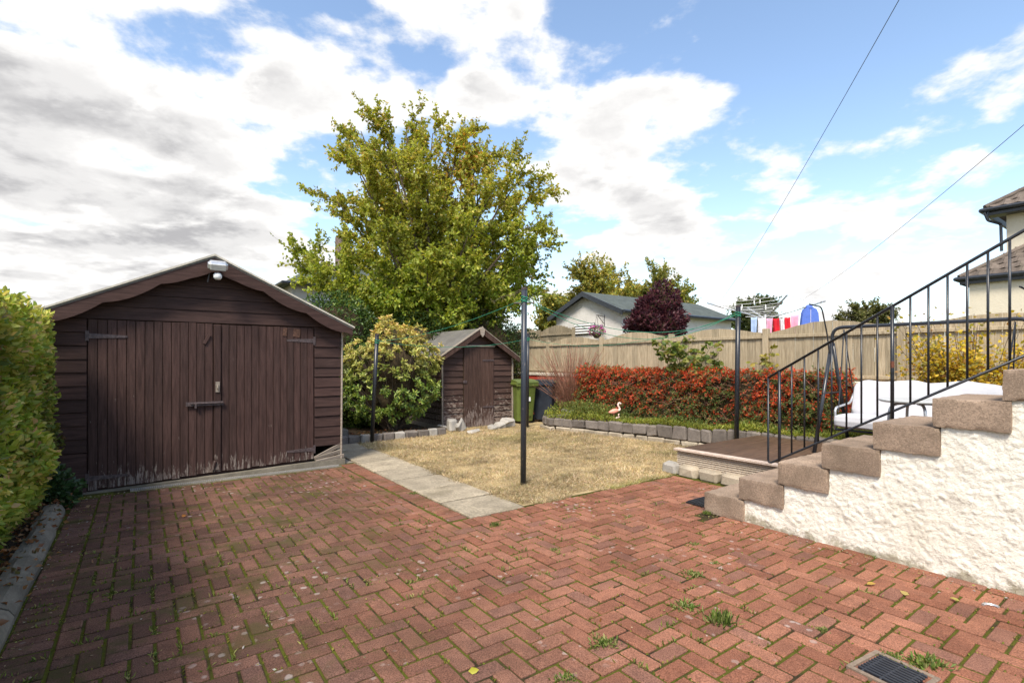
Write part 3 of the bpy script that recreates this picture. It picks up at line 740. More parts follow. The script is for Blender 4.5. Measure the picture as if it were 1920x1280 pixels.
while z < 2.62:
    h = min(0.147, 2.69 - z); w0 = min(1.57, (2.70 - z) / SL); w1 = min(1.57, max(0.02, (2.70 - z - h) / SL))
    m = MB(); m.add([(-w0, -.014, z), (w0, -.014, z), (w1, -.002, z + h - .004), (-w1, -.002, z + h - .004), (-w0, .034, z), (w0, .034, z), (w1, .034, z + h - .004), (-w1, .034, z + h - .004)],
                   [(0, 1, 2, 3), (0, 4, 5, 1), (3, 2, 6, 7), (0, 3, 7, 4), (1, 5, 6, 2), (4, 7, 6, 5)])
    m.build('board', 'garage_h', gar); z += 0.147; i += 1
for x0, x1, zs, zt in ((-1.575, -1.212, 0.0, 1.92), (1.212, 1.572, 0.275, 1.92)):
    n = round((zt - zs) / 0.143); h = (zt - zs) / n
    for i in range(n):
        m = MB(); z = zs + i * h; k = random.uniform(-.002, .002)
        m.prism([(-.014 + k, 0), (.0 + k, h - .004), (.034, h - .004), (.034, 0)], x0, x1, 0)
        m.build('board', 'garage_h', gar, (0, 0, z), (0, random.uniform(-.004, .004), 0))
box('corner_trim', (0.022, 0.05, 1.93), 'raw_wood', gar, (1.583, -0.002, 0.955), (0, 0.008, 0))
def zbot(x): return 0.035 + (x + 1.2) / 2.4 * 0.085
for s, x0, x1, nb in ((0, -1.202, -0.003, 14), (1, 0.003, 1.202, 14)):
    d = MB(); d.add([(x0, .012, zbot(x0)), (x1, .012, zbot(x1)), (x1, .012, 1.9), (x0, .012, 1.9), (x0, .034, zbot(x0)), (x1, .034, zbot(x1)), (x1, .034, 1.9), (x0, .034, 1.9)],
                   [(0, 1, 2, 3), (0, 4, 5, 1), (3, 2, 6, 7), (0, 3, 7, 4), (1, 5, 6, 2), (4, 7, 6, 5)])
    door = d.build('door', 'core', gar)
    w = (x1 - x0) / nb
    for i in range(nb):
        xa = x0 + i * w + 0.0025; xb = xa + w - 0.005; za = zbot((xa + xb) / 2) - 0.006 + random.uniform(-.012, .006); zt = 1.915 + random.uniform(-.004, .002) - (0.01 if s else 0)
        v, f = box_vf(xb - xa, 0.02, zt - za, 0.003); y = -0.0005 + random.uniform(-.0025, .0025) - 0.002 * s
        link('board', fix_normals(mesh('board', v, f)), 'garage_v', door, ((xa + xb) / 2, y, (za + zt) / 2), (0, 0, 0))
    hx = x0 if not s else x1; sg = 1 if not s else -1
    for zz, ln in ((1.73, 0.34), (zbot(hx) + 0.12, 0.34)):
        h = MB(); h.prism([(0, -.028), (sg * ln, -.012), (sg * ln, .012), (0, .028)], -0.019, -0.0135); h.box((0.03, 0.008, 0.11), (-sg * 0.016, -0.0165, 0))
        h.build('strap_hinge', 'iron', door, (hx + sg * 0.01, 0, zz))
box('cover_strip', (0.07, 0.014, 1.80), 'garage_v', gar, (0.045, -0.021, 1.0), None, 0.003)
bo = MB(); bo.box((0.40, 0.012, 0.05), (0, 0, 0)); bo.tube([(-0.15, -.016, 0.006), (0.19, -.016, .006)], .009, 8); bo.box((.02, .03, .06), (-.1, -.012, -.02)); bo.build('bolt', 'iron', gar, (-0.09, -0.036, 0.93))
ha = MB(); ha.box((0.045, 0.012, 0.13), (0, 0, 0)); ha.tube([(0, -.012, -.03), (0, -.03, -.01), (0, -.012, .03)], .006, 6); ha.build('hasp', 'raw_wood', gar, (0.045, -0.034, 1.13))
box('turn_button', (0.035, 0.018, 0.13), 'garage_v', gar, (-0.07, -0.022, 1.72), (0, 0.45, 0))
box('turn_button', (0.035, 0.018, 0.12), 'garage_v', gar, (-0.005, -0.038, 0.16), (0, 0.3, 0))
for x, zz, w in ((0.83, 1.84, 0.05), (0.98, 1.83, 0.09)): box('patch', (w, 0.004, 0.11), 'bare_wood_patch', gar, (x, -0.0165, zz), (0, .1, 0), .001)
for i, (x, zz, ln, r) in enumerate(((1.40, 0.16, 0.42, -0.42), (1.40, 0.11, 0.36, -0.20), (1.42, 0.055, 0.40, -0.12))):
    box('broken_board', (ln, 0.018, 0.055), 'raw_wood', gar, (x, 0.0 - 0.012 * i, zz + .03), (0.2, r, 0.03 * i), 0.004)
sl = MB(); sl.prism([(-1.62, -0.05), (1.62, -0.05), (1.62, 0.07), (1.2, 0.07), (-1.2, 0.006), (-1.62, 0.004)], -0.055, 0.08)
sl.build('sill', 'kerb', gar)
# drain channel along the doors
dr = empty('channel_drain', W(AC + 0.35, BG - 0.14, 0), 'narrow grey grated drain channel across the drive in front of the garage', 'drain', rz=TH)
m = MB()
for y in (-0.055, 0.055): m.box((2.35, 0.016, 0.03), (0, y, -0.008))
m.build('channel', 'concrete', dr)
m = MB()
for i in range(117): m.box((0.011, 0.09, 0.012), (-1.17 + i * 0.02, 0, -0.003))
m.build('grating', 'alu', dr)['kind'] = 'stuff'
# lamp under the gable
lm = empty('security_lamp', W(AC + 0.02, BG - 0.185, 2.53), 'grey security floodlight fixed at the peak of the garage gable', 'lamp', rz=TH)
m = MB(); m.box((0.16, 0.03, 0.05), (0, 0.01, 0.10), .006); m.tube([(0, 0, .09), (0, -.07, .06)], .02, 8); m.build('bracket', 'iron', lm)
m = MB(); m.box((0.21, 0.11, 0.115), (0, -0.11, 0.06), .03, (0.5, 0, 0)); m.build('housing', 'alu', lm)
m = MB(); m.box((0.16, 0.012, 0.075), (0, -0.158, 0.034), .004, (0.5, 0, 0)); m.build('lens', 'lens', lm)
m = MB(); m.lathe([(0.0, -.06), (.03, -.055), (.045, -.03), (.045, 0), (.03, .02), (0, .02)], 14, (0, -.09, -.045)); m.build('sensor', 'white_plastic', lm, smooth=True)
m = MB(); m.tube([(-.07, .03, .02), (-.09, .06, -.12)], .008, 6); m.build('cable', 'cable', lm)

# ------------------------------------------------------------------ shed
AS, BS = 6.111, 9.72
sh = empty('garden_shed', W(AS, BS, 0), 'small weathered brown wooden shed with one plank door behind the lawn', 'shed', rz=TH)
m = MB(); m.prism([(-.91, .05), (.91, .05), (.91, 1.53), (0, 2.10), (-.91, 1.53)], .03, 2.3); m.build('wall', 'core', sh)
for s in (-1, 1):
    n = 11; h = 1.45 / n
    for i in range(n):
        x0, x1 = (-.925, -.405) if s < 0 else (.395, .925)
        m = MB(); m.prism([(-.016, 0), (.004, h - .004), (.028, h - .004), (.028, 0)], x0, x1, 0); m.build('board', 'shed_h', sh, (0, 0, .06 + i * h), (0, random.uniform(-.005, .005), 0))
    m = MB(); m.prism([(-.016, 0), (.004, h - .004), (.028, h - .004), (.028, 0)], -.012, 2.3, 0)
    for i in range(n):
        mm = MB(); mm.prism([(-.016, 0), (.004, h - .004), (.028, h - .004), (.028, 0)], .03, 2.3, 0)
        v = [(s * (.925 - y - .014), x, z) for x, y, z in mm.v]; q = MB(); q.add(v, mm.f); q.build('board', 'shed_h', sh, (0, 0, .06 + i * h))
    SS = .63
    m = MB(); m.prism([(0, 2.15), (s * 1.03, 2.15 - SS * 1.03), (s * 1.03, 2.18 - SS * 1.03), (0, 2.18)], -.13, 2.4); m.build('roof', 'felt', sh)
    m = MB(); m.prism([(0, 2.185), (s * 1.035, 2.185 - SS * 1.035), (s * 1.035, 2.075 - SS * 1.035), (0, 2.055)], -.155, -.132); m.build('bargeboard', 'shed_v', sh)
    m = MB(); m.prism([(0, 2.188), (s * 1.045, 2.188 - SS * 1.045), (s * 1.045, 2.20 - SS * 1.045), (0, 2.205)], -.165, -.06); m.build('roof_edge', 'raw_wood', sh)
for i in range(5):
    z = 1.52 + i * .125; w = min(.92, (2.12 - z) / .63); w1 = max(.03, (2.12 - z - .12) / .63)
    if z + .12 < 1.79:
        for x0, x1, y0, y1 in ((-w, -.405, -w1, -.405), (.395, w, .395, w1)):
            m = MB(); m.add([(x0, -.014, z), (x1, -.014, z), (y1, .002, z + .12), (y0, .002, z + .12), (x0, .028, z), (x1, .028, z), (y1, .028, z + .12), (y0, .028, z + .12)],
                            [(0, 1, 2, 3), (0, 4, 5, 1), (3, 2, 6, 7), (0, 3, 7, 4), (1, 5, 6, 2), (4, 7, 6, 5)]); m.build('board', 'shed_h', sh)
    else:
        m = MB(); z = max(z, 1.79); m.add([(-w, -.014, z), (w, -.014, z), (w1, .002, z + .12), (-w1, .002, z + .12), (-w, .028, z), (w, .028, z), (w1, .028, z + .12), (-w1, .028, z + .12)],
                        [(0, 1, 2, 3), (0, 4, 5, 1), (3, 2, 6, 7), (0, 3, 7, 4), (1, 5, 6, 2), (4, 7, 6, 5)]); m.build('board', 'shed_h', sh)
dm = MB(); dm.box((.78, .012, 1.72), (-.005, .002, .885)); dd = dm.build('door', 'core', sh)
for i in range(7):
    box('plank', (.109, .02, 1.755), 'shed_v', dd, (-.34 + i * .112, -.022 + random.uniform(-.002, .002), .88), None, .003)
for zz in (1.47, .42): box('strap_hinge', (.30, .008, .035), 'iron', dd, (.24, -.037, zz), None, .002)
box('latch', (.09, .02, .06), 'iron', dd, (-.37, -.04, 1.0), None, .004)
box('door_batten', (.84, .03, .035), 'raw_wood', sh, (0, -.035, 1.79), None, .004)
for s in (-1, 1): box('corner_trim', (.03, .04, 1.5), 'raw_wood', sh, (s * .922, -.02, .78))
m = MB(); m.prism([(0, .14), (.06, .06), (.045, -.04), (0, -.10), (-.045, -.04), (-.06, .06)], -.178, -.157); m.build('finial', 'raw_wood', sh, (0, 0, 2.08))
m = MB(); m.box((1.86, 2.3, .09), (0, 1.17, .02)); m.build('floor_bearer', 'raw_wood', sh)

# ------------------------------------------------------------------ boundary wall and wavy fence
bwall = empty('boundary_wall', W(8.81, 5.0, 0), 'red painted garden wall with pale coping below the fence', 'wall', rz=TH)
m = MB(); m.box((.16, 19.0, 1.13), (0, 2.5, .50)); m.build('wall_face', 'red_paint', bwall)
for i in range(21): box('coping', (.22, .90, .075), 'coping', bwall, (0, -6.5 + i * .905 , 1.105), None, .008)
fen = empty('wavy_fence', W(8.80, 5.0, 1.14), 'pale timber board fence with arched panel tops standing on the red wall', 'fence', rz=TH)
posts = [-1.26, .70, 2.66, 4.62, 6.58, 8.54, 10.5, 12.46]
for i, b in enumerate(posts): box('post', (.09, .10, .87 + .02 * (i % 2)), 'fence', fen, (0, b - 5, .43), None, .006)
for i in range(len(posts) - 1):
    b0, b1 = posts[i] + .053, posts[i + 1] - .053; n = 13; w = (b1 - b0) / n
    def ptop(t): return .80 + (.15 - .03 * (i % 2)) * math.sin(math.pi * t) ** 1.2 + .004 * math.sin(t * 40 + i)
    for k in range(n):
        t0, t1 = k / n, (k + 1) / n; y0 = b0 + k * w + .003 - 5; y1 = y0 + w - .006; th = .016; x = .012 + (.006 if k % 2 else 0)
        z0, z1 = ptop(t0), ptop(t1); zb = .005
        cx_, cy_ = x, (y0 + y1) / 2
        v = [(-th / 2, y0 - cy_, zb), (th / 2, y0 - cy_, zb), (th / 2, y1 - cy_, zb), (-th / 2, y1 - cy_, zb), (-th / 2, y0 - cy_, z0), (th / 2, y0 - cy_, z0), (th / 2, y1 - cy_, z1), (-th / 2, y1 - cy_, z1)]
        link('board', mesh('board', v, [(0, 3, 2, 1), (4, 5, 6, 7), (0, 1, 5, 4), (1, 2, 6, 5), (2, 3, 7, 6), (3, 0, 4, 7)]), 'fence', fen, (cx_, cy_, random.uniform(-.004, .004)))
    for zz in (.73, .07): box('rail', (.03, b1 - b0, .05), 'fence', fen, (-.013, (b0 + b1) / 2 - 5, zz), None, .004)
# a farther fence beyond the wall
ff = empty('back_fence', W(12.2, 16.0, 1.0), 'farther pale timber fence with arched top seen left of the white outbuilding', 'fence', rz=TH)
for i, b in enumerate((13.2, 15.1, 17.0)): box('post', (.09, .1, 1.65), 'fence', ff, (0, b - 16, .80))
for p0 in (13.2, 15.1):
    for k in range(12):
        w = 1.8 / 12; t = (k + .5) / 12; hgt = 1.55 + .2 * math.sin(math.pi * t)
        box('board', (.02, w - .006, round(hgt, 3)), 'fence', ff, (.05, p0 + .05 + (k + .5) * w - 16, hgt / 2), None, .002)
    box('rail', (.03, 1.8, .06), 'fence', ff, (.022, p0 + .95 - 16, 1.42))
# ------------------------------------------------------------------ stairs with roughcast side and iron railing
A0, B0, GO, RI = 4.398, 2.91, 0.351, 0.2
st = empty('garden_stairs', W(A0, B0, 0), 'concrete block steps with cream roughcast side wall and black railing', 'stairs', rz=TH)
for i in range(1, 10):
    y = -(i - 1) * GO; L = 0.395 if i < 9 else 1.2
    bm = bmesh.new(); bmesh.ops.create_cube(bm, size=1); bmesh.ops.subdivide_edges(bm, edges=bm.edges, cuts=19, use_grid_fill=True)
    q3 = np.array([v.co[:] for v in bm.verts]) * np.array([.84, L, RI - .004]); hs = np.array([.42, L / 2, RI / 2 - .002])
    dist = hs - np.abs(q3); near = np.sort(dist, axis=1)[:, 1]            # distance to the nearest edge
    wear = np.clip(1 - near / .022, 0, 1) * np.clip(.0014 + .0022 * wob(q3 + i * 3.7, 26) + .0055 * np.clip(wob(q3 + i * 5.1, 60), 0, 1), .001, .02)
    q3 -= np.sign(q3) * (dist < .022) * wear[:, None]; q3 += .0012 * wob(q3 + i * 1.3, 14)[:, None] * np.sign(q3) * (dist < .004)
    for v, p in zip(bm.verts, q3): v.co = p
    me = bpy.data.meshes.new('step'); bm.to_mesh(me); bm.free(); me.polygons.foreach_set('use_smooth', [True] * len(me.polygons)); me.set_sharp_from_angle(angle=.7)
    link('step', me, 'step', st, (.41, y - L / 2, (i - .5) * RI), (0, 0, random.uniform(-.004, .004)))
nb, nz = 430, 190; db, dzz = .0092, .0095
def blur(a, k):
    for _ in range(k): a = (a + np.roll(a, 1, 0) + np.roll(a, -1, 0) + np.roll(a, 1, 1) + np.roll(a, -1, 1)) / 5
    return (a - a.mean()) / a.std()
hm = np.maximum(blur(rng.normal(size=(nb, nz)), 1), -.5) * .0027 + np.maximum(blur(rng.normal(size=(nb, nz)), 3), -.3) * .0012 + blur(rng.normal(size=(nb, nz)), 40) * .0022
vv = [(.018 - hm[i, j], -.345 - i * db, -.03 + j * dzz) for i in range(nb) for j in range(nz)]
ff_ = []
for i in range(nb - 1):
    y = -.345 - (i + .5) * db
    k = 1
    while y < -(k - 1) * GO - .395 and k < 9: k += 1
    ztop = (k - 1) * RI + .04
    for j in range(nz - 1):
        if -.03 + (j + 1) * dzz < ztop: ff_.append((i * nz + j, i * nz + j + 1, (i + 1) * nz + j + 1, (i + 1) * nz + j))
me = mesh('side_wall', vv, ff_, True); bm = bmesh.new(); bm.from_mesh(me)
bmesh.ops.delete(bm, geom=[q for q in bm.verts if not q.link_faces], context='VERTS'); bm.to_mesh(me); bm.free()
link('side_wall', me, 'roughcast', st)
m = MB()
for i in range(2, 10): m.box((.74, (.345 if i < 9 else 1.1), (i - 1) * RI - .01), (.42, -(i - 1) * GO - (.345 if i < 9 else 1.1) / 2 - .02, ((i - 1) * RI - .01) / 2))
m.build('stair_core', 'concrete', st)
RX = .735
def zt(t): return 1.284 + (t - .236) * .596
def zb(t): return .414 + (t - .236) * .580
m = MB(); T1 = 3.2
loop = [(RX, -T1, zt(T1)), (RX, -.236, zt(.236)), (RX, -.236, zb(.236)), (RX, -T1, zb(T1))]
lp_ = [Vector(loop[0]), Vector(loop[1])] + rounded([loop[1], loop[2], loop[3]], .05, 5)[1:]
m.tube(lp_[:2], .0125, 8); m.tube([loop[1]] + lp_[2:], .0105, 8)
rail = m.build('railing', 'black_metal', st, smooth=True)
def t_of(x):
    r = (x - 960) / 960; return (5.346 * r - 2.423) / (.586 + .81 * r)
xs = [1458, 1481, 1505, 1531, 1556, 1584, 1612, 1642, 1670, 1704, 1738, 1774, 1811, 1850, 1891]
ts = [t_of(x) for x in xs]; dt = (ts[-1] - ts[-3]) / 2
while ts[-1] + dt < T1: ts.append(ts[-1] + dt)
for i, t in enumerate(ts):
    thick = i in (0, 8, 16); m = MB()
    z0 = zb(t) - (.09 if thick else 0); r = .0145 if thick else .0085
    if thick:
        si = int(t / GO) + 1; z0 = si * RI - .01
    m.tube([(RX, -t, z0), (RX, -t, zt(t))], r, 8); bl = m.build('newel_post' if thick else 'baluster', 'black_metal', rail, smooth=True)
m = MB(); t = ts[8]; m.tube([(RX, -t, 1.395), (RX, -t, 1.45)], .0155, 8); m.build('rust_patch', 'rust', rail)

# ------------------------------------------------------------------ deck, its stones, mat
dk = empty('deck', W(5.62, 4.15, 0), 'low timber deck with pale grooved side and dark stained top by the stairs', 'deck', rz=TH)
DZ = .325
n = 14; wdt = 4.1 / n
for i in range(n):
    box('deck_board', (1.95, wdt - .006, .028), 'deck_top', dk, (1.05, -.03 - (i + .5) * wdt, DZ - .014), (0, 0, 0), .004)
box('edge_board', (.095, 4.2, .03), 'deck_edge', dk, (.025, -2.09, DZ - .013), None, .005)
for i in range(2):
    zc = DZ - .035 - .045 - i * .098
    m = MB(); ny = 7
    poly = [(0.012, -.047)]; ny = 4
    for k in range(ny):
        z0 = -.047 + k * .0235; poly += [(-.012, z0 + .001), (-.012, z0 + .015), (.004, z0 + .0165), (.004, z0 + .0225)]
    poly += [(.012, .047)]
    m.prism(poly, -4.15, -.02, 1); m.build('side_board', 'deck_side', dk, (.03, 0, zc))
m = MB()
for y in (-.08, -1.5, -3.0): m.box((1.9, .09, .12), (1.05, y, DZ - .10))
m.box((.06, 4.0, .15), (.12, -2.1, DZ - .12)); m.box((.06, 4.0, .30), (1.9, -2.1, DZ - .19)); m.build('joist', 'raw_wood', dk)
for i, (y, L, lb) in enumerate(((.045, .24, 'grey stone at far left corner under the deck edge'), (-.225, .27, 'pale stone second from the lawn under deck edge'), (-.525, .29, 'pale stone third from the lawn under deck edge'), (-.84, .30, 'pale stone under deck edge next to the bottom step'), (-1.16, .3, 'pale stone under deck edge hidden behind the bottom steps'))):
    p = W(5.615, 4.15 + y, .055); o = link('stone_block', stone_mesh(.17, L - .02, .15, 700 + i, .10, .2), 'rock' if i == 0 else 'stone_pale', None, p, (0, 0, TH + random.uniform(-.05, .05)))
    tag(o, lb, 'stone', 'stone blocks under the deck edge')
mt = empty('door_mat', W(4.80, 3.07, 0), 'small black ribbed rubber mat beside the bottom step', 'mat', rz=TH)
m = MB(); m.box((.56, .27, .012), (0, 0, .008)); m.build('backing', 'rubber', mt)
for i in range(8): box('rib', (.54, .018, .012), 'rubber', mt, (0, -.1155 + i * .033, .019), None, .003)
gl = empty('drain_grate', Vector(PZ(1665, 1262, 0)) + Vector((0.02, 0.0, 0)), 'square dark grated gully in a pale frame set into the paving', 'drain', rz=TH - 0.12)
m = MB()
for s in (-1, 1): m.box((.27, .022, .03), (0, s * .124, -.004), .003); m.box((.022, .226, .03), (s * .124, 0, -.004), .003)
m.build('frame', 'gully_frame', gl)
m = MB(); m.box((.226, .226, .012), (0, 0, -.010)); m.build('gully', 'rubber', gl)
for i in range(9): box('bar', (.012, .20, .018), 'dark_frame', gl, (-.092 + i * .023, 0, .006), (0, 0, .0), .003)
for i in range(3): box('cross_bar', (.226, .011, .016), 'dark_frame', gl, (0, -.075 + i * .075, .004), None, .003)

# ------------------------------------------------------------------ clothes poles, rope
def pole(base, top, r, label, pin=None):
    o = empty('clothes_pole', base, label, 'pole', 'clothes drying poles'); t = Vector(top) - Vector(base)
    m = MB(); m.tube([(0, 0, -.05), t * .5, t], r, 12); m.build('shaft', 'black_metal' if not pin else 'pole_blue', o, smooth=True)
    m = MB(); m.tube([t - Vector((0, 0, .012)), t + Vector((0, 0, .012))], r * 1.08, 12); m.build('cap', 'iron', o)
    if pin:
        m = MB(); q = t - Vector((0, 0, pin)); m.tube([q + Vector((-.12, 0, 0)), q + Vector((.12, -.02, 0))], .008, 6); m.build('cross_pin', 'iron', o)
    m = MB()
    for i in range(5):
        q = t - Vector((0, 0, .10 + .015 * i)); a = i
        m.tube([q + Vector((math.cos(s + a), math.sin(s + a), 0)) * (r + .004) + Vector((0, 0, .012 * math.sin(s * 2))) for s in [k * .7 for k in range(10)]], .005, 5)
    m.build('rope_knot', 'rope', o)
    return Vector(base) + t - Vector((0, 0, .12))
pm = Mat('blue_black_pole_paint', .35, .45); pp_ = pm.obj((14, 14, 3)); pn = pm.noise(pp_, 6, 4, .6)
pm.col(pm.mix(pm.rng(pn, .62, .70), (.026, .031, .042), (.20, .16, .13))); MT['pole_blue'] = pm.m
b1 = PZ(981, 908, 0); k1 = pole(b1, PD(983, 541, b1.y), .034, 'tall blue-black clothes pole standing near the front corner of the lawn', .17)
b2 = PZ(989, 801, 0); k2 = pole(b2, PD(990, 625, b2.y), .030, 'thin black clothes pole behind the tall front pole beside the bins')
b3 = PZ(697, 829, 0); k3 = pole(b3, PD(707, 627, b3.y), .036, 'leaning black clothes pole in front of the yellow-tipped shrub')
b4 = PZ(1391, 845, .0); b4 = W(7.52, 4.42, 0); k4 = pole(b4, PD(1384, 574, b4.y), .036, 'black clothes pole by the raised bed at the back of the deck')
m = MB()
for p, q, sag in ((k1, k3, .10), (k1, k4, .34), (k4, k2, .30), (k2, k3, .14), (k1, k4 + Vector((0, 0, .05)), .46)):
    m.tube([p.lerp(q, t) - Vector((0, 0, sag * 4 * t * (1 - t))) for t in [i / 24 for i in range(25)]], .0038, 5)
tag(m.build('clothesline', 'rope', smooth=True), 'thin green clothesline rope strung between the four black poles', 'rope')
dt_ = empty('dry_vine', Vector(PD(983, 541, b1.y)) + Vector((0, 0, .012)), 'bit of dried climbing stem sprouting from the top of the front clothes pole', 'plant')
m = MB(); q0 = [(0, 0, -.05), (.02, 0, .03), (.06, -.02, .07), (.09, 0, .12)]; m.tube(q0, [.004, .003, .003, .002], 5)
q1 = [(0, 0, -.05), (-.06, .03, -.02), (-.15, .05, -.08), (-.26, .03, -.10), (-.36, 0, -.17)]; m.tube(q1, [.004, .003, .003, .003, .002], 5); m.build('stem', 'bark', dt_)
LPp = np.array([q0[-1]] * 10 + q1[1:] * 4 + [q1[2]] * 6) + rng.normal(size=(32, 3)) * .018
leaves('dry_leaf', LPp, rng.normal(size=(32, 3)), rng.uniform(.02, .045, 32), palette(32, [(.13, .11, .05), (.16, .15, .06)]), dt_)

# ------------------------------------------------------------------ wheelie bins
def wheelie(loc, rz, mat, label, sc=1.0):
    o = empty('wheelie_bin', loc, label, 'bin', 'wheelie bins beside the shed', rz); o.scale = (sc,) * 3
    m = MB(); rings = [(.21, .23, .05), (.22, .24, .07), (.27, .31, .86), (.275, .315, .93)]
    for hx, hy, z in rings:
        c = .05; m.v += [(-hx + c, -hy, z), (hx - c, -hy, z), (hx, -hy + c, z), (hx, hy - c, z), (hx - c, hy, z), (-hx + c, hy, z), (-hx, hy - c, z), (-hx, -hy + c, z)]
    for i in range(3):
        for j in range(8): m.f.append((i * 8 + j, i * 8 + (j + 1) % 8, i * 8 + 8 + (j + 1) % 8, i * 8 + 8 + j))
    m.f.append(tuple(range(8))[::-1]); m.f.append(tuple(range(24, 32))); m.build('body', mat, o)
    m = MB(); m.box((.60, .05, .09), (0, -.315, .925), .012); m.box((.05, .62, .06), (-.285, 0, .94), .012); m.box((.05, .62, .06), (.285, 0, .94), .012); m.build('rim', mat, o)
    m = MB(); m.prism([(-.35, .965), (-.33, 1.0), (-.1, 1.045), (.25, 1.05), (.33, 1.02), (.35, .965)], -.295, .295, 0); lid = m.build('lid', mat, o)
    m = MB(); m.tube([(-.26, .36, 1.0), (.26, .36, 1.0)], .018, 8); m.build('handle', mat, lid)
    for s in (-1, 1):
        m = MB(); m.tube([(s * .25, .25, .10), (s * .30, .25, .10)], .10, 14); m.build('wheel', 'rubber', o)
    m = MB(); m.prism([(-.12, 0), (.12, 0), (.12, .25), (.08, .33), (-.08, .33), (-.12, .25)], -.006, .006); m.build('front_panel', mat, o, (0, -.272, .18), (-.09, 0, 0))
    box('sticker', (.07, .004, .10), 'white_plastic', o, (.06, -.294, .58), (-.09, 0, 0), .001)
    return o
wheelie(W(7.30, 9.72, 0), TH - .12, 'bin_green', 'green wheelie bin between the shed and the front clothes pole', .98)
wheelie(W(7.93, 9.55, 0), TH + .35, 'bin_dark', 'dark blue-grey wheelie bin right of the green one, half hidden by bare red twigs', .96)
o = tag(box('plastic_tray', (.35, .25, .08), 'white_plastic', None, W(8.25, 9.05, .29), (0, 0, TH), .01), 'small pale plastic tray beside the dark wheelie bin', 'tray')

# ------------------------------------------------------------------ swing seat and table
sw = empty('swing_seat', W(7.2, 2.0, DZ), 'garden swing seat with white cushions hanging in a black tube frame', 'swing', rz=TH)
Y0, Y1, ZB = -.92, .92, 1.555
m = MB(); m.tube(rounded([(0, Y1, ZB - .22), (0, Y1, ZB), (0, Y0, ZB), (0, Y0, ZB - .22)], .13, 6), .021, 10); m.build('top_bar', 'dark_frame', sw, smooth=True)
for y in (Y0, Y1):
    for sx in (-1, 1):
        m = MB(); m.tube([(sx * .02, y, ZB - .20), (sx * .50, y, 0.0)], .022, 10); m.build('leg', 'dark_frame', sw, smooth=True)
    m = MB(); m.tube([(-.27, y, .72), (.27, y, .72)], .012, 8); m.build('brace', 'dark_frame', sw)
    m = MB(); m.tube(rounded([(-.42, y * 1.0, ZB - .42), (-.06, y, ZB - .42), (-.14, y, ZB - .1), (-.30, y, ZB + .25), (-.62, y, ZB + .26)][1:] , .07, 4), .009, 8); m.build('canopy_arm', 'dark_frame', sw, smooth=True)
# hanging bench
for y in (-.70, .70):
    m = MB()
    for xe, ze in ((-.34, .50), (.20, .62)): m.tube([(0, y * 1.12, ZB - .03), (xe * .9, y * 1.04, ze)], .007, 6)
    m.build('hanger', 'dark_frame', sw)
    m = MB(); m.tube(rounded([(-.36, y * 1.06, .30), (-.36, y * 1.06, .56), (.08, y * 1.06, .60), (.27, y * 1.06, .80), (.05, y * 1.06, .29)], .06, 4), .014, 8); m.build('armrest', 'alu', sw, smooth=True)
m = MB(); m.tube([(-.36, -.74, .30), (-.36, .74, .30)], .014, 8); m.tube([(.05, -.74, .29), (.05, .74, .29)], .014, 8); m.tube([(.27, -.74, .80), (.27, .74, .80)], .014, 8); m.build('seat_frame', 'dark_frame', sw)
def cushion(size, loc, rot, name):
    bm = bmesh.new(); bmesh.ops.create_cube(bm, size=1); bmesh.ops.subdivide_edges(bm, edges=bm.edges, cuts=15, use_grid_fill=True)
    for v in bm.verts:
        x, y, z = v.co * 2; f = (1 - abs(x) ** 6 * .3) * (1 - abs(y) ** 10 * .25)
        v.co = (x * size[0] / 2 * (1 - .04 * abs(z)), y * size[1] / 2, z * size[2] / 2 * f * (1 - .10 * abs(math.cos(y * 1.5 * math.pi)) ** 12 + .06 * math.sin(y * 9) + .05 * math.sin(x * 5 + y * 3)))
    me = bpy.data.meshes.new(name); bm.to_mesh(me); bm.free(); me.polygons.foreach_set('use_smooth', [True] * len(me.polygons))
    o = link(name, me, 'cushion', sw, loc, rot); md = o.modifiers.new('smooth', 'SUBSURF'); md.levels = md.render_levels = 1; return o
cushion((.62, 1.46, .19), (-.14, 0, .395), (0, .05, 0), 'seat_cushion')
cushion((.14, 1.46, .50), (.18, 0, .64), (0, .28, 0), 'back_cushion')
tb = empty('garden_table', W(6.28, 1.78, DZ), 'round pale grey table with curved metal legs in front of the swing', 'table', rz=TH)
m = MB(); m.lathe([(0, .715), (.29, .715), (.305, .725), (.305, .737), (.29, .745), (0, .745)], 32); m.build('table_top', 'grey_plastic', tb)
for k in range(4):
    a = k * math.pi / 2 + .6; c_, s_ = math.cos(a), math.sin(a)
    m = MB(); m.tube(rounded([(.05 * c_, .05 * s_, .70), (.22 * c_, .22 * s_, .70), (.26 * c_, .26 * s_, 0)], .10, 5), .014, 8); m.build('leg', 'alu', tb, smooth=True)

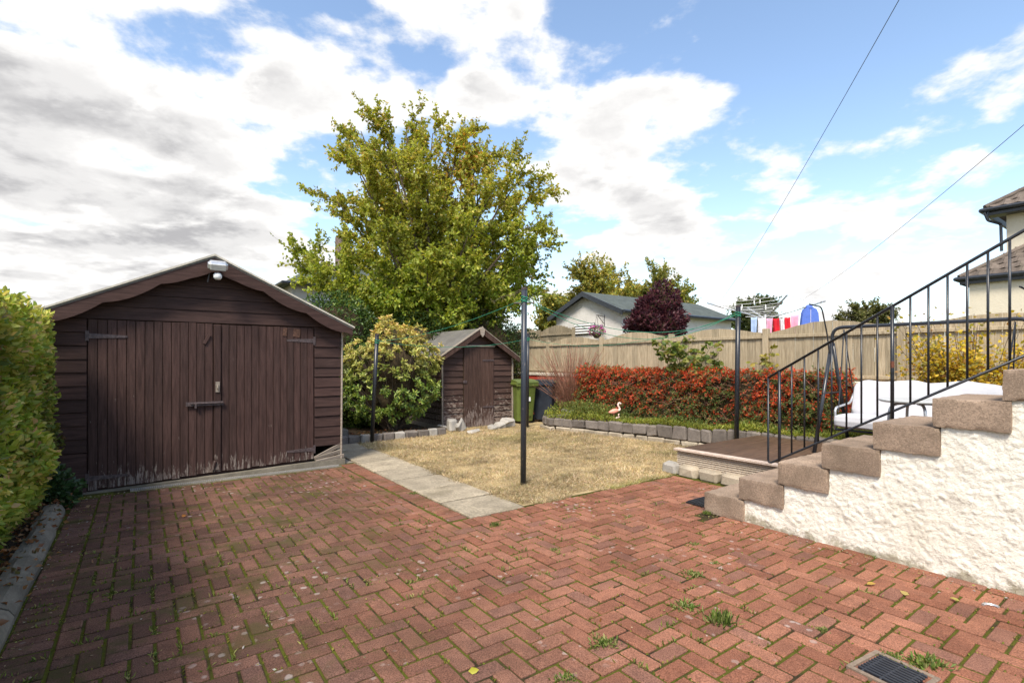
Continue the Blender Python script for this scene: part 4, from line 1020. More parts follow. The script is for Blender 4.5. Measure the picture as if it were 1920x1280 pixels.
# ------------------------------------------------------------------ flamingos
def flamingo(loc, rz, sc, mat, label):
    o = empty('flamingo_ornament', loc, label, 'ornament', None, rz); o.scale = (sc,) * 3
    bm = bmesh.new(); bmesh.ops.create_uvsphere(bm, u_segments=16, v_segments=10, radius=1)
    for v in bm.verts:
        x, y, z = v.co; v.co = (x * .16 - .03 * (x < 0) , y * .07 * (1 - .5 * max(0, -x)), z * .085 * (1 - .45 * max(0, -x)) + .03 * x + .34)
    me = bpy.data.meshes.new('body'); bm.to_mesh(me); bm.free(); me.polygons.foreach_set('use_smooth', [True] * len(me.polygons)); link('body', me, mat, o)
    m = MB(); m.tube(rounded([(.13, 0, .36), (.21, 0, .40), (.13, 0, .52), (.14, 0, .60), (.20, 0, .615), (.225, 0, .58)], .05, 4), [.04, .038, .036, .034] + [.03] * 16 + [.034] * 6, 10); m.v, m.f
    nk = m.build('neck', 'pink_pale' if mat == 'pink' else mat, o, smooth=True)
    m = MB(); m.tube([(.225, 0, .59), (.255, 0, .56), (.25, 0, .53)], [.022, .014, .004], 8); m.build('beak', 'rubber', o)
    for y in (-.02, .02):
        m = MB(); m.tube([(-.01, y, .28), (-.015, y, .12), (-.01, y, -.03)], .007, 6); m.build('leg', mat, o)
    return o
p = W(7.64, 7.08); flamingo((p.x, p.y, .24), .15, .62, 'pink', 'larger coral pink flamingo ornament standing in the raised bed before the hedge')
p = W(7.56, 6.93); flamingo((p.x, p.y, .23), .6, .30, 'pink_pale', 'small pale pink flamingo ornament low among the ground cover')

# ------------------------------------------------------------------ white outbuilding beyond the fence
P0 = PD(1166, 577, 17.0); ao, bo_ = AB(P0)
ob = empty('white_outbuilding', W(ao, bo_, 1.0), 'white rendered outbuilding with low pitched grey-green roof beyond the fence', 'building', rz=TH)
ZE, ZA, WB, LB = 2.17, 2.86, 3.32, 6.5
m = MB(); m.prism([(0, -.05), (WB, -.05), (WB, ZE), (WB / 2, ZA - .06), (0, ZE)], 0.0, LB, 0); m.build('wall', 'white_render', ob)
for s in (0, 1):
    y0 = WB / 2; y1 = -.22 if s == 0 else WB + .22; sl_ = (ZA - ZE) / (WB / 2); dzr = sl_ * .22
    m = MB(); m.prism([(y0, ZA), (y1, ZE - dzr), (y1, ZE - dzr + .05), (y0, ZA + .06)], -.2, LB + .15, 0); m.build('roof', 'felt_green', ob)
    m = MB(); m.prism([(y0, ZA + .065), (y1, ZE - dzr + .055), (y1, ZE - dzr - .11), (y0, ZA - .11)], -.24, -.205, 0); m.build('bargeboard', 'gutter', ob)
    m = MB(); m.tube([(-.2, y1 + (-.05 if s == 0 else .05), ZE - dzr + .01), (LB + .15, y1 + (-.05 if s == 0 else .05), ZE - dzr + .01)], .055, 8); m.build('gutter', 'gutter', ob)
yv = 1.75
lv = MB(); lv.box((.03, 1.05, .40), (-.008, yv, 1.60)); vent = lv.build('vent', 'glass', ob)
for i in range(4): box('louvre', (.05, 1.0, .055), 'white_plastic', vent, (-.035, yv, 1.46 + i * .095), (0, .5, 0), .004)
hb = empty('hanging_basket', W(ao, bo_, 1.0) + W(-.38, .78, 0), 'hanging basket of pink flowers on a wall bracket of the white outbuilding', 'basket', rz=TH)
m = MB(); m.tube([(.375, 0, 1.98), (-.02, 0, 2.02)], .012, 6); m.tube([(.375, 0, 1.72), (.05, 0, 2.0)], .01, 6); m.tube([(.375, 0, 1.66), (.375, 0, 2.05)], .012, 6); m.build('bracket', 'black_metal', hb)
m = MB()
for k in range(3): a = k * 2.09; m.tube([(0, 0, 2.0), (.15 * math.cos(a), .15 * math.sin(a), 1.40)], .004, 5)
m.build('chain', 'iron', hb)
m = MB(); m.lathe([(0, 1.22), (.08, 1.24), (.14, 1.32), (.16, 1.41), (.13, 1.41), (0, 1.38)], 14); m.build('bowl', 'bark', hb)
p, nr = blob_points((0, 0, 1.47), (.25, .25, .16), 700, .3, 4); leaves('foliage', p, nr + rng.normal(size=p.shape) * .5, rng.uniform(.03, .06, len(p)), palette(len(p), [(.10, .16, .04), (.2, .24, .06)]), hb)
p, nr = blob_points((0, 0, 1.50), (.26, .26, .16), 220, .3, 4, .1); leaves('flowers', p, nr + rng.normal(size=p.shape) * .4, rng.uniform(.03, .06, len(p)), palette(len(p), [(.55, .06, .38), (.68, .2, .5)]), hb, width=.9)

# ------------------------------------------------------------------ rotary dryer and washing
RD = PD(1435, 677, 11.0); ry = empty('rotary_dryer', (RD.x, RD.y, 1.0), 'metal rotary clothes dryer standing behind the fence', 'clothes dryer')
m = MB(); m.tube([(0, 0, -.05), (0, 0, 1.45)], .024, 10); m.build('mast', 'alu', ry, smooth=True)
m = MB(); m.tube([(0, 0, 1.28), (0, 0, 1.40)], .045, 12); m.build('hub', 'grey_plastic', ry)
arms = []
for k in range(4):
    a = math.radians(172 + 90 * k); t = Vector((1.2 * math.cos(a), 1.2 * math.sin(a), 1.72)); arms.append((Vector((0, 0, 1.35)), t))
    m = MB(); m.tube([(0, 0, 1.35), t], .016, 8); m.build('arm', 'alu', ry, smooth=True)
m = MB()
for f in (.35, .5, .65, .8, .95):
    q = [s.lerp(t, f) + Vector((0, 0, .02)) for s, t in arms]
    for i in range(4): m.tube([q[i], q[i].lerp(q[(i + 1) % 4], .5) - Vector((0, 0, .03)), q[(i + 1) % 4]], .004, 4)
m.build('line', 'white_plastic', ry)
for i in range(14):
    k = i % 4; f = random.choice((.5, .65, .8, .95)); s, t = arms[k]; s2, t2 = arms[(k + 1) % 4]; q = s.lerp(t, f).lerp(s2.lerp(t2, f), random.uniform(.2, .8))
    box('clothes_peg', (.02, .015, .08), 'white_plastic', ry, q + Vector((0, 0, .015)), None, .003)
def garment(x0, x1, y0, y1, d, mat, name, label, seed):
    a, b = PD(x0, y0, d), PD(x1, y0 - 1, d - .08); h = (y1 - y0) / F * d; r = random.Random(seed); ph = r.uniform(0, 6)
    nx, nz_ = 10, 10; v = []; f = []
    for j in range(nz_ + 1):
        for i in range(nx + 1):
            t = i / nx; s = j / nz_; p = a.lerp(b, t); wv = .035 * s * math.sin(t * 9 + ph) + .015 * math.sin(t * 17 + ph * 2) * s
            v.append((p.x + .02 * s * math.sin(t * 6 + ph), p.y + wv, p.z - h * s - .012 * math.sin(t * math.pi)))
    for j in range(nz_):
        for i in range(nx): k = j * (nx + 1) + i; f.append((k, k + 1, k + nx + 2, k + nx + 1))
    o = link(name, mesh(name, v, f, True), mat); sd = o.modifiers.new('thick', 'SOLIDIFY'); sd.thickness = .008
    return tag(o, label, 'laundry', 'washing hung on the rotary dryer')
for i, q in enumerate(((1408, 1420, 595, 640, 10.5, 'cloth_pale', 'hanging_towel', 'pale blue cloth hanging leftmost on the rotary dryer'), (1421, 1436, 596, 638, 10.46, 'cloth_white', 'hanging_shirt', 'white garment pegged left of the dryer mast'),
        (1437, 1449, 597, 640, 10.42, 'cloth_pink', 'hanging_shirt', 'pink garment pegged beside the dryer mast'), (1450, 1461, 597, 636, 10.38, 'cloth_red', 'hanging_towel', 'left one of two red cloths on the dryer'), (1462, 1470, 597, 640, 10.34, 'cloth_white', 'hanging_towel', 'white cloth hanging between the two red ones on the dryer'),
        (1471, 1482, 595, 634, 10.30, 'cloth_red', 'hanging_towel', 'right one of two red cloths on the dryer'), (1483, 1498, 590, 632, 10.26, 'cloth_pink', 'hanging_shirt', 'pink garment pegged just left of the blue hooded top'))): garment(*q, i)
m = MB(); m.tube([PD(1398, 594, 10.55), PD(1502, 590, 10.22)], .005, 5); o = m.build('front_line', 'white_plastic', ry); o.matrix_parent_inverse = Matrix.Translation(-ry.location)
hc = PD(1518, 577, 10.25); hd = empty('hooded_top', hc - Vector((0, 0, .35)), 'blue hooded top on a hanger at the right of the dryer', 'hoodie', 'washing hung on the rotary dryer'); hd.scale = (.82, .82, .82); hd.location.z += .06
m = MB(); outl = [(-.06, .36), (-.15, .32), (-.19, .22), (-.225, -.10), (-.15, -.12), (-.135, .08), (-.15, -.18), (.15, -.18), (.135, .08), (.15, -.12), (.225, -.10), (.19, .22), (.15, .32), (.06, .36)]
m.prism(outl, -.045, .045)
hb_ = m.build('body', 'cloth_blue', hd); bv = hb_.modifiers.new('b', 'BEVEL'); bv.width = .02; bv.segments = 2
m = MB(); m.lathe([(0, -.09), (.06, -.07), (.085, 0), (.06, .06), (0, .075)], 12); m.build('hood', 'cloth_blue', hd, (0, .02, .36), smooth=True)
m = MB(); m.tube([(-.14, 0, .33), (0, 0, .42), (.14, 0, .33)], .006, 5); m.tube([(0, 0, .42), (0, 0, .47), (.03, 0, .50)], .004, 5); m.build('hanger', 'rubber', hd)
box('zip', (.008, .006, .50), 'cloth_white', hd, (0, -.048, .08), None, .001)

# ------------------------------------------------------------------ overhead cables
def cable(p, q, sag, label):
    m = MB(); m.tube([p.lerp(q, t) - Vector((0, 0, sag * 4 * t * (1 - t))) for t in [i / 30 for i in range(31)]], .006, 5)
    tag(m.build('overhead_cable', 'cable', smooth=True), label, 'cable')
cable(PD(1705, -34, 7.5), PD(1352, 563, 30), .25, 'steeper overhead cable crossing the sky from top right down to the dryer')
cable(PD(1960, 200, 8.5), PD(1496, 566, 30), .25, 'lower overhead cable crossing the sky at the right above the railing')

# ------------------------------------------------------------------ house at the right
hr = empty('cream_house', W(21.9, 3.9, 1.0), 'cream rendered house with brown tiled hipped roofs and black gutters at right', 'house', rz=TH)
m = MB(); m.box((7, 9, 5.25), (3.5, -4.5, 2.6)); m.build('wall', 'cream_render', hr)
m = MB(); m.box((1.3, 7, 2.9), (-.45, -2.85, 1.42)); m.box((2.0, .7, 2.9), (1.2, .32, 1.42)); m.build('extension_wall', 'cream_render', hr)
EZ = 3.02
def tiles(x0, x1, z0, z1, ya, yb, nrow, hipy, par):
    for r in range(nrow):
        t0, t1 = r / nrow, (r + 1.18) / nrow
        y = ya - hipy * t0
        while y > yb:
            w = .31; ang = math.atan2(z1 - z0, x1 - x0)
            L = math.hypot(x1 - x0, z1 - z0) / nrow * 1.15
            tc = (r + .5) / nrow
            me = _tile(L, w)
            link('tile', me, 'tile', par, (x0 + (x1 - x0) * tc, y - w / 2, z0 + (z1 - z0) * tc + .035), (0, -ang + .035, 0)); y -= w + .006
def _tile(L, w):
    k = ('tile', round(L, 3), round(w, 3))
    if k not in _cache:
        v = []; n = 6
        for x in (-L / 2, L / 2):
            for i in range(n + 1):
                y = -w / 2 + w * i / n; zz = .022 * math.cos(2 * math.pi * i / n); v += [(x, y, zz + .012), (x, y, zz - .012)]
        f = []; s = 2 * (n + 1)
        for i in range(n):
            f += [(2 * i, s + 2 * i, s + 2 * i + 2, 2 * i + 2), (2 * i + 1, 2 * i + 3, s + 2 * i + 3, s + 2 * i + 1), (2 * i, 2 * i + 2, 2 * i + 3, 2 * i + 1), (s + 2 * i, s + 2 * i + 1, s + 2 * i + 3, s + 2 * i + 2)]
        f += [(0, 1, s + 1, s), (2 * n, s + 2 * n, s + 2 * n + 1, 2 * n + 1)]
        _cache[k] = fix_normals(mesh('tile', v, f))
    return _cache[k]
# lean-to roof: front slope, hip, left slope
rm = MB(); E = (-1.25, .86, EZ); T = (.02, -.42, EZ + .90)
rm.add([E, (-1.25, -7, EZ), (.02, -7, EZ + .90), T, (2.2, .86, EZ), (2.2, -.42, EZ + .90), (2.2, -7, EZ + .05)], [(0, 1, 2, 3), (0, 3, 5, 4), (0, 4, 6, 1)])
r1 = rm.build('extension_roof', 'tile', hr)
tiles(-1.25, 0, EZ, EZ + .9, .72, -2.6, 5, 1.15, r1)
m = MB(); m.tube([Vector(E) + Vector((0, 0, .05)), Vector(T) + Vector((0, 0, .06))], .07, 8); m.build('hip_ridge', 'tile', r1)
m = MB(); m.tube([(-1.30, .93, EZ - .02), (-1.30, -7, EZ - .02)], .065, 8); m.tube([(-1.30, .93, EZ - .02), (2.2, .93, EZ - .02)], .065, 8); m.build('gutter', 'gutter', hr)
m = MB(); m.box((.03, 7.8, .16), (-1.21, -3.05, EZ - .11)); m.box((3.4, .03, .16), (.5, .84, EZ - .11)); m.build('fascia', 'gutter', hr)
m = MB(); E2, T2 = (-.42, .42, 5.22), (2.6, -2.6, 7.3)
m.add([E2, (-.42, -9.4, 5.22), (2.6, -9.4, 7.3), T2, (7.4, .42, 5.22), (4.4, -2.6, 7.3)], [(0, 1, 2, 3), (0, 3, 5, 4), (3, 2, 5)]); m.build('roof', 'tile', hr)
tiles(-.42, .72, 5.22, 6.005, .30, -1.6, 4, 1.0, hr.children[-1])
m = MB(); m.tube([Vector(E2) + Vector((0, 0, .06)), Vector(T2) + Vector((0, 0, .06))], .075, 8); m.build('hip_ridge', 'tile', hr)
m = MB(); m.tube([(-.48, .5, 5.18), (-.48, -9, 5.18)], .065, 8); m.tube([(-.48, .5, 5.18), (7, .5, 5.18)], .065, 8); m.tube(rounded([(-.48, .42, 5.12), (-.42, .35, 4.85), (-.06, .12, 4.75), (-.06, .10, 3.9)], .06, 3), .04, 8); m.build('gutter', 'gutter', hr)
m = MB(); m.box((.03, 9.5, .18), (-.38, -4.4, 5.10)); m.box((7.6, .03, .18), (3.4, .38, 5.10)); m.box((.5, 9.5, .02), (-.16, -4.4, 5.02)); m.build('fascia', 'gutter', hr)

# ------------------------------------------------------------------ grey house behind the big tree
PL = PD(548, 530, 25); al, bl_ = AB(PL)
hl = empty('grey_house', W(al, bl_, -.09), 'grey rendered house with slate roof and chimney mostly hidden behind the tree', 'house', rz=TH)
m = MB(); m.box((9, 3.0, 5.4), (4.5, 1.5, 2.68)); m.build('wall', 'grey_render', hl)
m = MB(); m.add([(-.5, -.5, 5.3), (9.5, -.5, 5.3), (9.5, 3.5, 5.3), (-.5, 3.5, 5.3), (1.6, 1.5, 6.7), (7.4, 1.5, 6.7)], [(0, 1, 5, 4), (1, 2, 5), (2, 3, 4, 5), (3, 0, 4), (0, 3, 2, 1)]); m.build('roof', 'felt_green', hl)
m = MB()
for q in (((-.55, -.55, 5.3), (9.5, -.55, 5.3)), ((-.55, -.55, 5.3), (-.55, 3.5, 5.3))): m.tube(q, .07, 8)
m.build('gutter', 'gutter', hl)
ck = box('chimney', (.62, .62, 2.3), 'chimney', hl, (2.95, 1.6, 7.2), None, .02)
for s in (-.15, .15):
    m = MB(); m.lathe([(.10, 0), (.11, .3), (.08, .32), (.08, .05)], 10, (s, 0, 1.14)); m.build('chimney_pot', 'rust', ck)
for x in (1.35, 3.6):
    w_ = box('window', (1.0, .06, 1.2), 'white_plastic', hl, (x, -.02, 4.1), None, .01)
    for sx in (-.24, .24): box('pane', (.42, .02, 1.04), 'glass', w_, (sx, -.035, 0), None, .002)
# ------------------------------------------------------------------ left hedge
def hedge_leaves(a0, a1, b0, b1, z0, z1, n, size, lump=.07):
    P = []; D = []
    areas = [(b1 - b0) * (z1 - z0), (b1 - b0) * (a1 - a0), (a1 - a0) * (z1 - z0)]
    faces = rng.choice(3, n, p=np.array(areas) / sum(areas))
    r1, r2 = rng.random(n), rng.random(n); dep = -.16 * rng.random(n) ** 1.6 + .03 * rng.random(n)
    return faces, r1, r2, dep
lh = empty('privet_hedge', W(-1.3, 4.5, .0), 'tall yellow-green leafy hedge along the left side of the drive', 'hedge', rz=TH)
N = 52000
a0, a1, b0, b1, z1 = -.95, .56, -3.2, 2.55, 1.93     # local: x to the drive, y along
f = rng.random(N); r1 = rng.random(N); r2 = rng.random(N)
bulge = lambda y, z: .10 * wob(np.stack([y * 0 + 1, y, z], 1), 2.2) + .05 * wob(np.stack([y * 0 + 3, y, z], 1), 6)
P = np.zeros((N, 3)); NR = np.zeros((N, 3)); dep = .17 * rng.random(N) ** 1.4
side = f < .62; top = (f >= .62) & (f < .84); end = f >= .84
y = b0 + (b1 - b0) * r1; z = .10 + (z1 - .10) * r2
sx_ = a1 + bulge(y, z) - .10 * np.clip((.55 - z) / .5, 0, 1) - .08 * np.clip((z - 1.6) / .3, 0, 1)
P[side] = np.stack([sx_ - dep, y, z], 1)[side]; NR[side] = (1, 0, .2)
xt = a0 + (a1 - a0) * r2; zt_ = z1 + .05 * wob(np.stack([xt, y, xt * 0], 1), 4) + .04 * wob(np.stack([xt, y, xt * 0], 1), 11)
P[top] = np.stack([xt, y, zt_ - dep], 1)[top]; NR[top] = (0, 0, 1)
xe = a0 + (a1 - a0) * r1
P[end] = np.stack([xe, b1 + bulge(xe, z) - dep, z], 1)[end]; NR[end] = (0, 1, .2)
D = NR * .7 + rng.normal(size=(N, 3)) * .75 + np.array([0, 0, .25])
cl = wob(P, 3.5)[:, None] * .25 + wob(P, 9)[:, None] * .2
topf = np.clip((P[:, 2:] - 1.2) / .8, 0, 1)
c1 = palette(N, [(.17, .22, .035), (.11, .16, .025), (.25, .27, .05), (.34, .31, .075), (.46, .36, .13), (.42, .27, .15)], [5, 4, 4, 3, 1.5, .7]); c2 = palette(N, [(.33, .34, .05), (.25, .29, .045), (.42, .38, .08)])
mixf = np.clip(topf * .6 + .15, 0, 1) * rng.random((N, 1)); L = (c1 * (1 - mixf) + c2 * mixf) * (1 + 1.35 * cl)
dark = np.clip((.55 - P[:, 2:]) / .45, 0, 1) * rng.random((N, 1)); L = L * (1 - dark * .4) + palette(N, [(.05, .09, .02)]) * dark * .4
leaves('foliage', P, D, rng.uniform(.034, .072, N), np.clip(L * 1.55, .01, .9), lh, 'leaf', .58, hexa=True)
m = MB(); m.box((a1 - a0 - .24, b1 - b0 - .12, z1 - .16), ((a0 + a1) / 2 - .04, (b0 + b1) / 2 - .05, (z1) / 2 - .02), .08); m.build('inner_twigs', 'core', lh)
m = MB()
for i in range(420):
    y = random.uniform(b0, b1); z = random.uniform(.3, z1 - .05); q = Vector((a1 - .14, y, z)); d = Vector((random.uniform(.3, 1), random.gauss(0, .6), random.uniform(.2, 1.2))).normalized()
    m.tube([q, q + d * random.uniform(.12, .26)], [.004, .0015], 3, False)
for i in range(260):
    y = random.uniform(b0, b1); x = random.uniform(a0, a1 - .05); m.tube([(x, y, z1 - .12), (x + random.gauss(0, .04), y + random.gauss(0, .05), z1 + random.uniform(.03, .12))], [.004, .0015], 3, False)
m.build('twigs', 'raw_wood', lh, fix=False)['kind'] = 'stuff'
iv = empty('ivy', W(-.74, 6.72, 0), 'dark green ivy clump at the foot of the hedge beside the garage', 'ivy')
p, nr = blob_points((0, 0, .16), (.24, .22, .24), 700, .3, 4, .6, .01); leaves('foliage', p, nr + rng.normal(size=p.shape) * .5, rng.uniform(.04, .075, len(p)), palette(len(p), [(.03, .06, .02), (.05, .10, .03)]), iv, 'leaf_gloss', .8, hexa=True)

# ------------------------------------------------------------------ red berry hedge
ch = empty('berry_hedge', W(8.3, 5.9, .25), 'long clipped hedge covered in red berries and leaves along the raised bed', 'hedge', rz=TH)
N = 62000; HB = 2.66
y = rng.uniform(-HB, HB, N); f = rng.random(N); z = rng.uniform(.0, 1.06, N)
fx = -.30 + .16 * (z / 1.06 - .5) + .09 * wob(np.stack([y, z, z * 0], 1), 2.5) + .06 * wob(np.stack([y, z, z * 0 + 4], 1), 7); dep = .15 * rng.random(N) ** 1.4
P = np.stack([fx + dep, y, z], 1); top = f > .74
xt = rng.uniform(-.22, .40, N); zt2 = 1.06 + .03 * wob(np.stack([y, xt, xt * 0], 1), 4) + .02 * wob(np.stack([y, xt, xt * 0], 1), 12)
P[top] = np.stack([xt, y, zt2 - dep * .6], 1)[top]
end = (f < .05); ye = np.where(rng.random(N) < .5, -HB, HB); P[end] = np.stack([rng.uniform(-.3, .4, N), ye + .04 * rng.normal(size=N), z], 1)[end]
NR = np.where(top[:, None], np.array([0, 0, 1.]), np.array([-1., 0, .15]))
NS = 3800; K = 22
sel = rng.choice(N, NS, replace=False); SP, SN = P[sel], NR[sel]
redf = np.clip(.10 + .62 * np.clip((SP[:, 2] - .45) / .55, 0, 1) + .30 * wob(SP, 2.2) + .22 * wob(SP, 6) - .4 * np.clip((.3 - SP[:, 2]) / .3, 0, 1), .03, .92)
red = rng.random(NS) < redf
ax = unit(SN * rng.uniform(.2, .9, (NS, 1)) + rng.normal(size=(NS, 3)) * .65 + np.array([0, 0, -.12]))
ln = rng.uniform(.09, .20, NS); tt = rng.random((NS, K)); sd = unit(np.cross(ax, rng.normal(size=(NS, 3))))
side2 = rng.choice([-1., 1.], (NS, K))
P = (SP[:, None] + ax[:, None] * (ln[:, None] * tt)[..., None] - np.array([0, 0, .05]) * (tt ** 2)[..., None] + rng.normal(size=(NS, K, 3)) * .008 - SN[:, None] * .07).reshape(-1, 3)
D = (ax[:, None] * .6 + sd[:, None] * side2[..., None] + rng.normal(size=(NS, K, 3)) * .35).reshape(-1, 3)
M = NS * K; rr = np.repeat(red, K); isr = np.where(rr, rng.random(M) < .78, rng.random(M) < .10)
shade = np.repeat(rng.uniform(.65, 1.3, NS), K)[:, None]
L = np.where(isr[:, None], palette(M, [(.46, .05, .022), (.58, .10, .035), (.34, .04, .022), (.42, .14, .05)], [4, 4, 2, 2]), palette(M, [(.10, .135, .036), (.14, .17, .05), (.06, .085, .028), (.19, .12, .06)], [4, 4, 2, 1.8])) * shade
leaves('foliage', P, D, rng.uniform(.020, .044, M), np.clip(L * 1.25, .01, .9), ch, 'leaf', .55)
m = MB(); m.box((.48, 2 * HB - .14, 1.0), (.10, 0, .49), .06); m.build('inner_twigs', 'core', ch)
m = MB()
for i in range(500):
    q = Vector((-.20, random.uniform(-HB, HB), random.uniform(.1, 1.02))); d = Vector((random.uniform(-1, -.3), random.gauss(0, .7), random.uniform(-.6, .6))).normalized(); m.tube([q, q + d * random.uniform(.10, .24)], [.0035, .0015], 3, False)
m.build('twigs', 'twig_red', ch, fix=False)['kind'] = 'stuff'

# ------------------------------------------------------------------ ground cover of the raised bed
n = 30000; b = rng.uniform(2.2, 8.55, n); t = rng.random(n)
wa = np.array([wall_a(min(q, 8.3)) for q in b]); a = wa - .03 + t * (8.62 - wa); wt_ = np.array([wall_top(q) for q in b])
hgt = .05 + .10 * np.clip(wob(np.stack([a, b, a * 0], 1), 3) * .5 + .5, 0, 1) + .14 * np.clip((t - .1) / .35, 0, 1) * (.5 + .5 * wob(np.stack([a, b, a * 0 + 3], 1), 5)) + .22 * np.clip((b - 7.0) / 1.0, 0, 1) * np.clip(t * 4, .2, 1)
zz = wt_ - .03 + np.clip(hgt, .03, .6) * rng.random(n) ** .7
P = np.array([W(x, y_, z_) for x, y_, z_ in zip(a, b, zz)])
low = np.clip(1 - t * 3.5, 0, 1)[:, None]
L = palette(n, [(.13, .18, .035), (.09, .14, .03), (.20, .22, .045), (.24, .22, .06)]) * (1 - low * .8) + palette(n, [(.30, .33, .045), (.38, .36, .06), (.22, .27, .04)]) * low * .8
o = leaves('ground_cover', P, rng.normal(size=(n, 3)) * .6 + np.array([0, 0, .75]), rng.uniform(.025, .065, n), np.clip(L * (1 + .25 * wob(P, 4))[:, None], .01, .9), None, 'leaf', .4)
tag(o, 'low green and yellow ground cover plants filling the raised bed', 'ground cover', kind='stuff')

# bare reddish twig shrub at the left end of the bed
tsh = empty('twig_shrub', W(8.28, 9.0, .22), 'bare reddish twiggy shrub rising in front of the fence beside the dark bin', 'shrub')
m = MB(); tips = []
for i in range(330):
    an = random.uniform(0, 6.28); sp = random.random() ** .6 * 1.05; h = random.uniform(.8, 1.85) * (1 - .22 * sp)
    e = Vector((math.cos(an) * sp, math.sin(an) * sp, h)); q = bez((random.gauss(0, .06), random.gauss(0, .06), -.06), (e.x * .45 + random.gauss(0, .05), e.y * .45 + random.gauss(0, .05), h * .55), e, 5)
    m.tube(q, [.0075, .0065, .006, .005, .004, .0025], 4, False); tips += [q[3], q[4], q[5]]
m.build('stems', 'twig_red', tsh, fix=False)
tp = np.array(tips)[rng.choice(len(tips), 420)] + rng.normal(size=(420, 3)) * .03
leaves('leaf_buds', tp, rng.normal(size=(420, 3)), rng.uniform(.015, .04, 420), palette(420, [(.30, .16, .08), (.24, .25, .07), (.36, .12, .07)]), tsh)

# ------------------------------------------------------------------ saplings against the fence
def sapling(loc, h, spread, nb_, label, size, cols):
    o = empty('sapling', loc, label, 'sapling', 'saplings in front of the fence'); m = MB(); PP = []; DD = []
    for i in range(nb_):
        an = random.uniform(0, 6.28); e = Vector((math.cos(an) * spread * random.random() ** .5 * .6, math.sin(an) * spread * random.random() ** .5, h * random.uniform(.45, 1)))
        q = bez((0, 0, -.08), (e.x * .2, e.y * .2, e.z * .6), e, 6); m.tube(q, [.012, .011, .009, .008, .006, .004, .003], 5, False)
        for k in range(2, 7):
            for _ in range(6):
                st_ = Vector((random.gauss(0, 1), random.gauss(0, 1), random.uniform(-.1, .8))).normalized() * random.uniform(.05, .16); m.tube([q[k], q[k] + st_], [.003, .0015], 3, False)
                for _ in range(4): PP.append(q[k] + st_); DD.append(st_.normalized() * .6 + Vector((random.gauss(0, .6), random.gauss(0, .6), random.uniform(-.6, .1))))
    m.build('stem', 'bark', o, fix=False); n = len(PP)
    leaves('leaf', np.array(PP), np.array(DD), rng.uniform(.6, 1.2, n) * size, palette(n, cols), o, 'leaf', .75, hexa=True)['kind'] = 'stuff'
sapling(W(8.50, 6.0, .3), 1.78, .95, 15, 'young maple sapling with broad green leaves against the fence, the taller one', .12, [(.16, .21, .045), (.24, .27, .06), (.30, .28, .07), (.11, .16, .04)])
sapling(W(8.6, 4.50, .35), 1.25, .28, 5, 'small yellowish sapling beside a fence post right of the bed clothes pole', .085, [(.34, .30, .06), (.26, .26, .06)])

# yellow shrub behind the swing
ys = empty('yellow_shrub', W(8.12, 1.75, .30), 'large loose shrub with yellow autumn leaves behind the swing', 'shrub'); m = MB(); PP = []; DD = []
for i in range(95):
    an = random.uniform(0, 6.28); sp = random.random() ** .6; h = random.uniform(.8, 1.75); e = Vector((math.cos(an) * sp * .42, math.sin(an) * sp * .85, h)); e = Vector((e.x * U[0] + e.y * V[0], e.x * U[1] + e.y * V[1], h))
    q = bez((random.gauss(0, .05), random.gauss(0, .08), -.05), (e.x * .35, e.y * .35, h * .5), e, 8); m.tube(q, [.008, .007, .0065, .006, .005, .0045, .004, .003, .002], 4, False)
    for k in range(2, 9):
        for _ in range(22 if q[k].z < 1.2 else (11 if q[k].z < 1.4 else 4)):
            PP.append(q[k] + Vector((random.gauss(0, .07), random.gauss(0, .07), random.gauss(0, .06)))); DD.append((random.gauss(0, 1), random.gauss(0, 1), random.gauss(.1, .6)))
m.build('stems', 'bark', ys, fix=False); n = len(PP)
leaves('foliage', np.array(PP), np.array(DD), rng.uniform(.03, .062, n), palette(n, [(.58, .40, .045), (.66, .47, .06), (.42, .34, .05), (.30, .27, .06), (.40, .22, .07)], [4, 4, 3, 2, 1]), ys, 'leaf', .7, hexa=True)

# ------------------------------------------------------------------ shrubs left of the shed
def abz(a, b, z): q = W(a, b, z); return (q.x, q.y, q.z)
pc = PD(738, 690, 10.35)
ps = empty('pieris_shrub', (pc.x, pc.y, .05), 'rounded evergreen shrub with creamy yellow leaf tips left of the small shed', 'shrub')
heads = []
for i in range(760):
    d = unit(rng.normal(size=(1, 3)))[0]; d[2] = rng.uniform(-.85, 1.0); d[:2] *= math.sqrt(max(.05, 1 - d[2] ** 2)) / (np.linalg.norm(d[:2]) + 1e-6); rr = (1 + .22 * wob([d], 3.2)[0]) * (1 - .22 * rng.random())
    pz = np.array([d[0] * .95 * rr, d[1] * .8 * rr, 1.12 + d[2] * 1.10 * rr])
    if pz[2] > .12: heads.append((pz, d))
PP = []; DD = []; LC = []; m = MB(); SZ = []
for pz, d in heads:
    ax = d * .7 + np.array([0, 0, .55]) + rng.normal(size=3) * .2; ax /= np.linalg.norm(ax)
    k = rng.integers(12, 20)
    side_ = rng.normal(size=(k, 3)); side_ -= np.outer(side_ @ ax, ax); side_ = unit(side_)
    PP.append(pz + ax * rng.uniform(-.04, .03, (k, 1))); DD.append(side_ + ax * rng.uniform(.05, .7, (k, 1)) + np.array([0, 0, -.12])); SZ.append(rng.uniform(.06, .105, k))
    c = palette(k, [(.12, .19, .03), (.18, .24, .045), (.26, .30, .06), (.08, .13, .025)])
    up = np.clip((pz[2] - .9) / 1.2, 0, 1) * (.40 + .5 * rng.random())
    y_ = palette(k, [(.68, .52, .17), (.58, .47, .11), (.68, .42, .17)]); LC.append(c * (1 - up) + y_ * up * 1.0)
    if rng.random() < .4: m.tube([(0 + rng.normal() * .05, rng.normal() * .05, -.02), tuple(pz * np.array([.5, .5, .55])), tuple(pz)], [.018, .011, .005], 4, False)
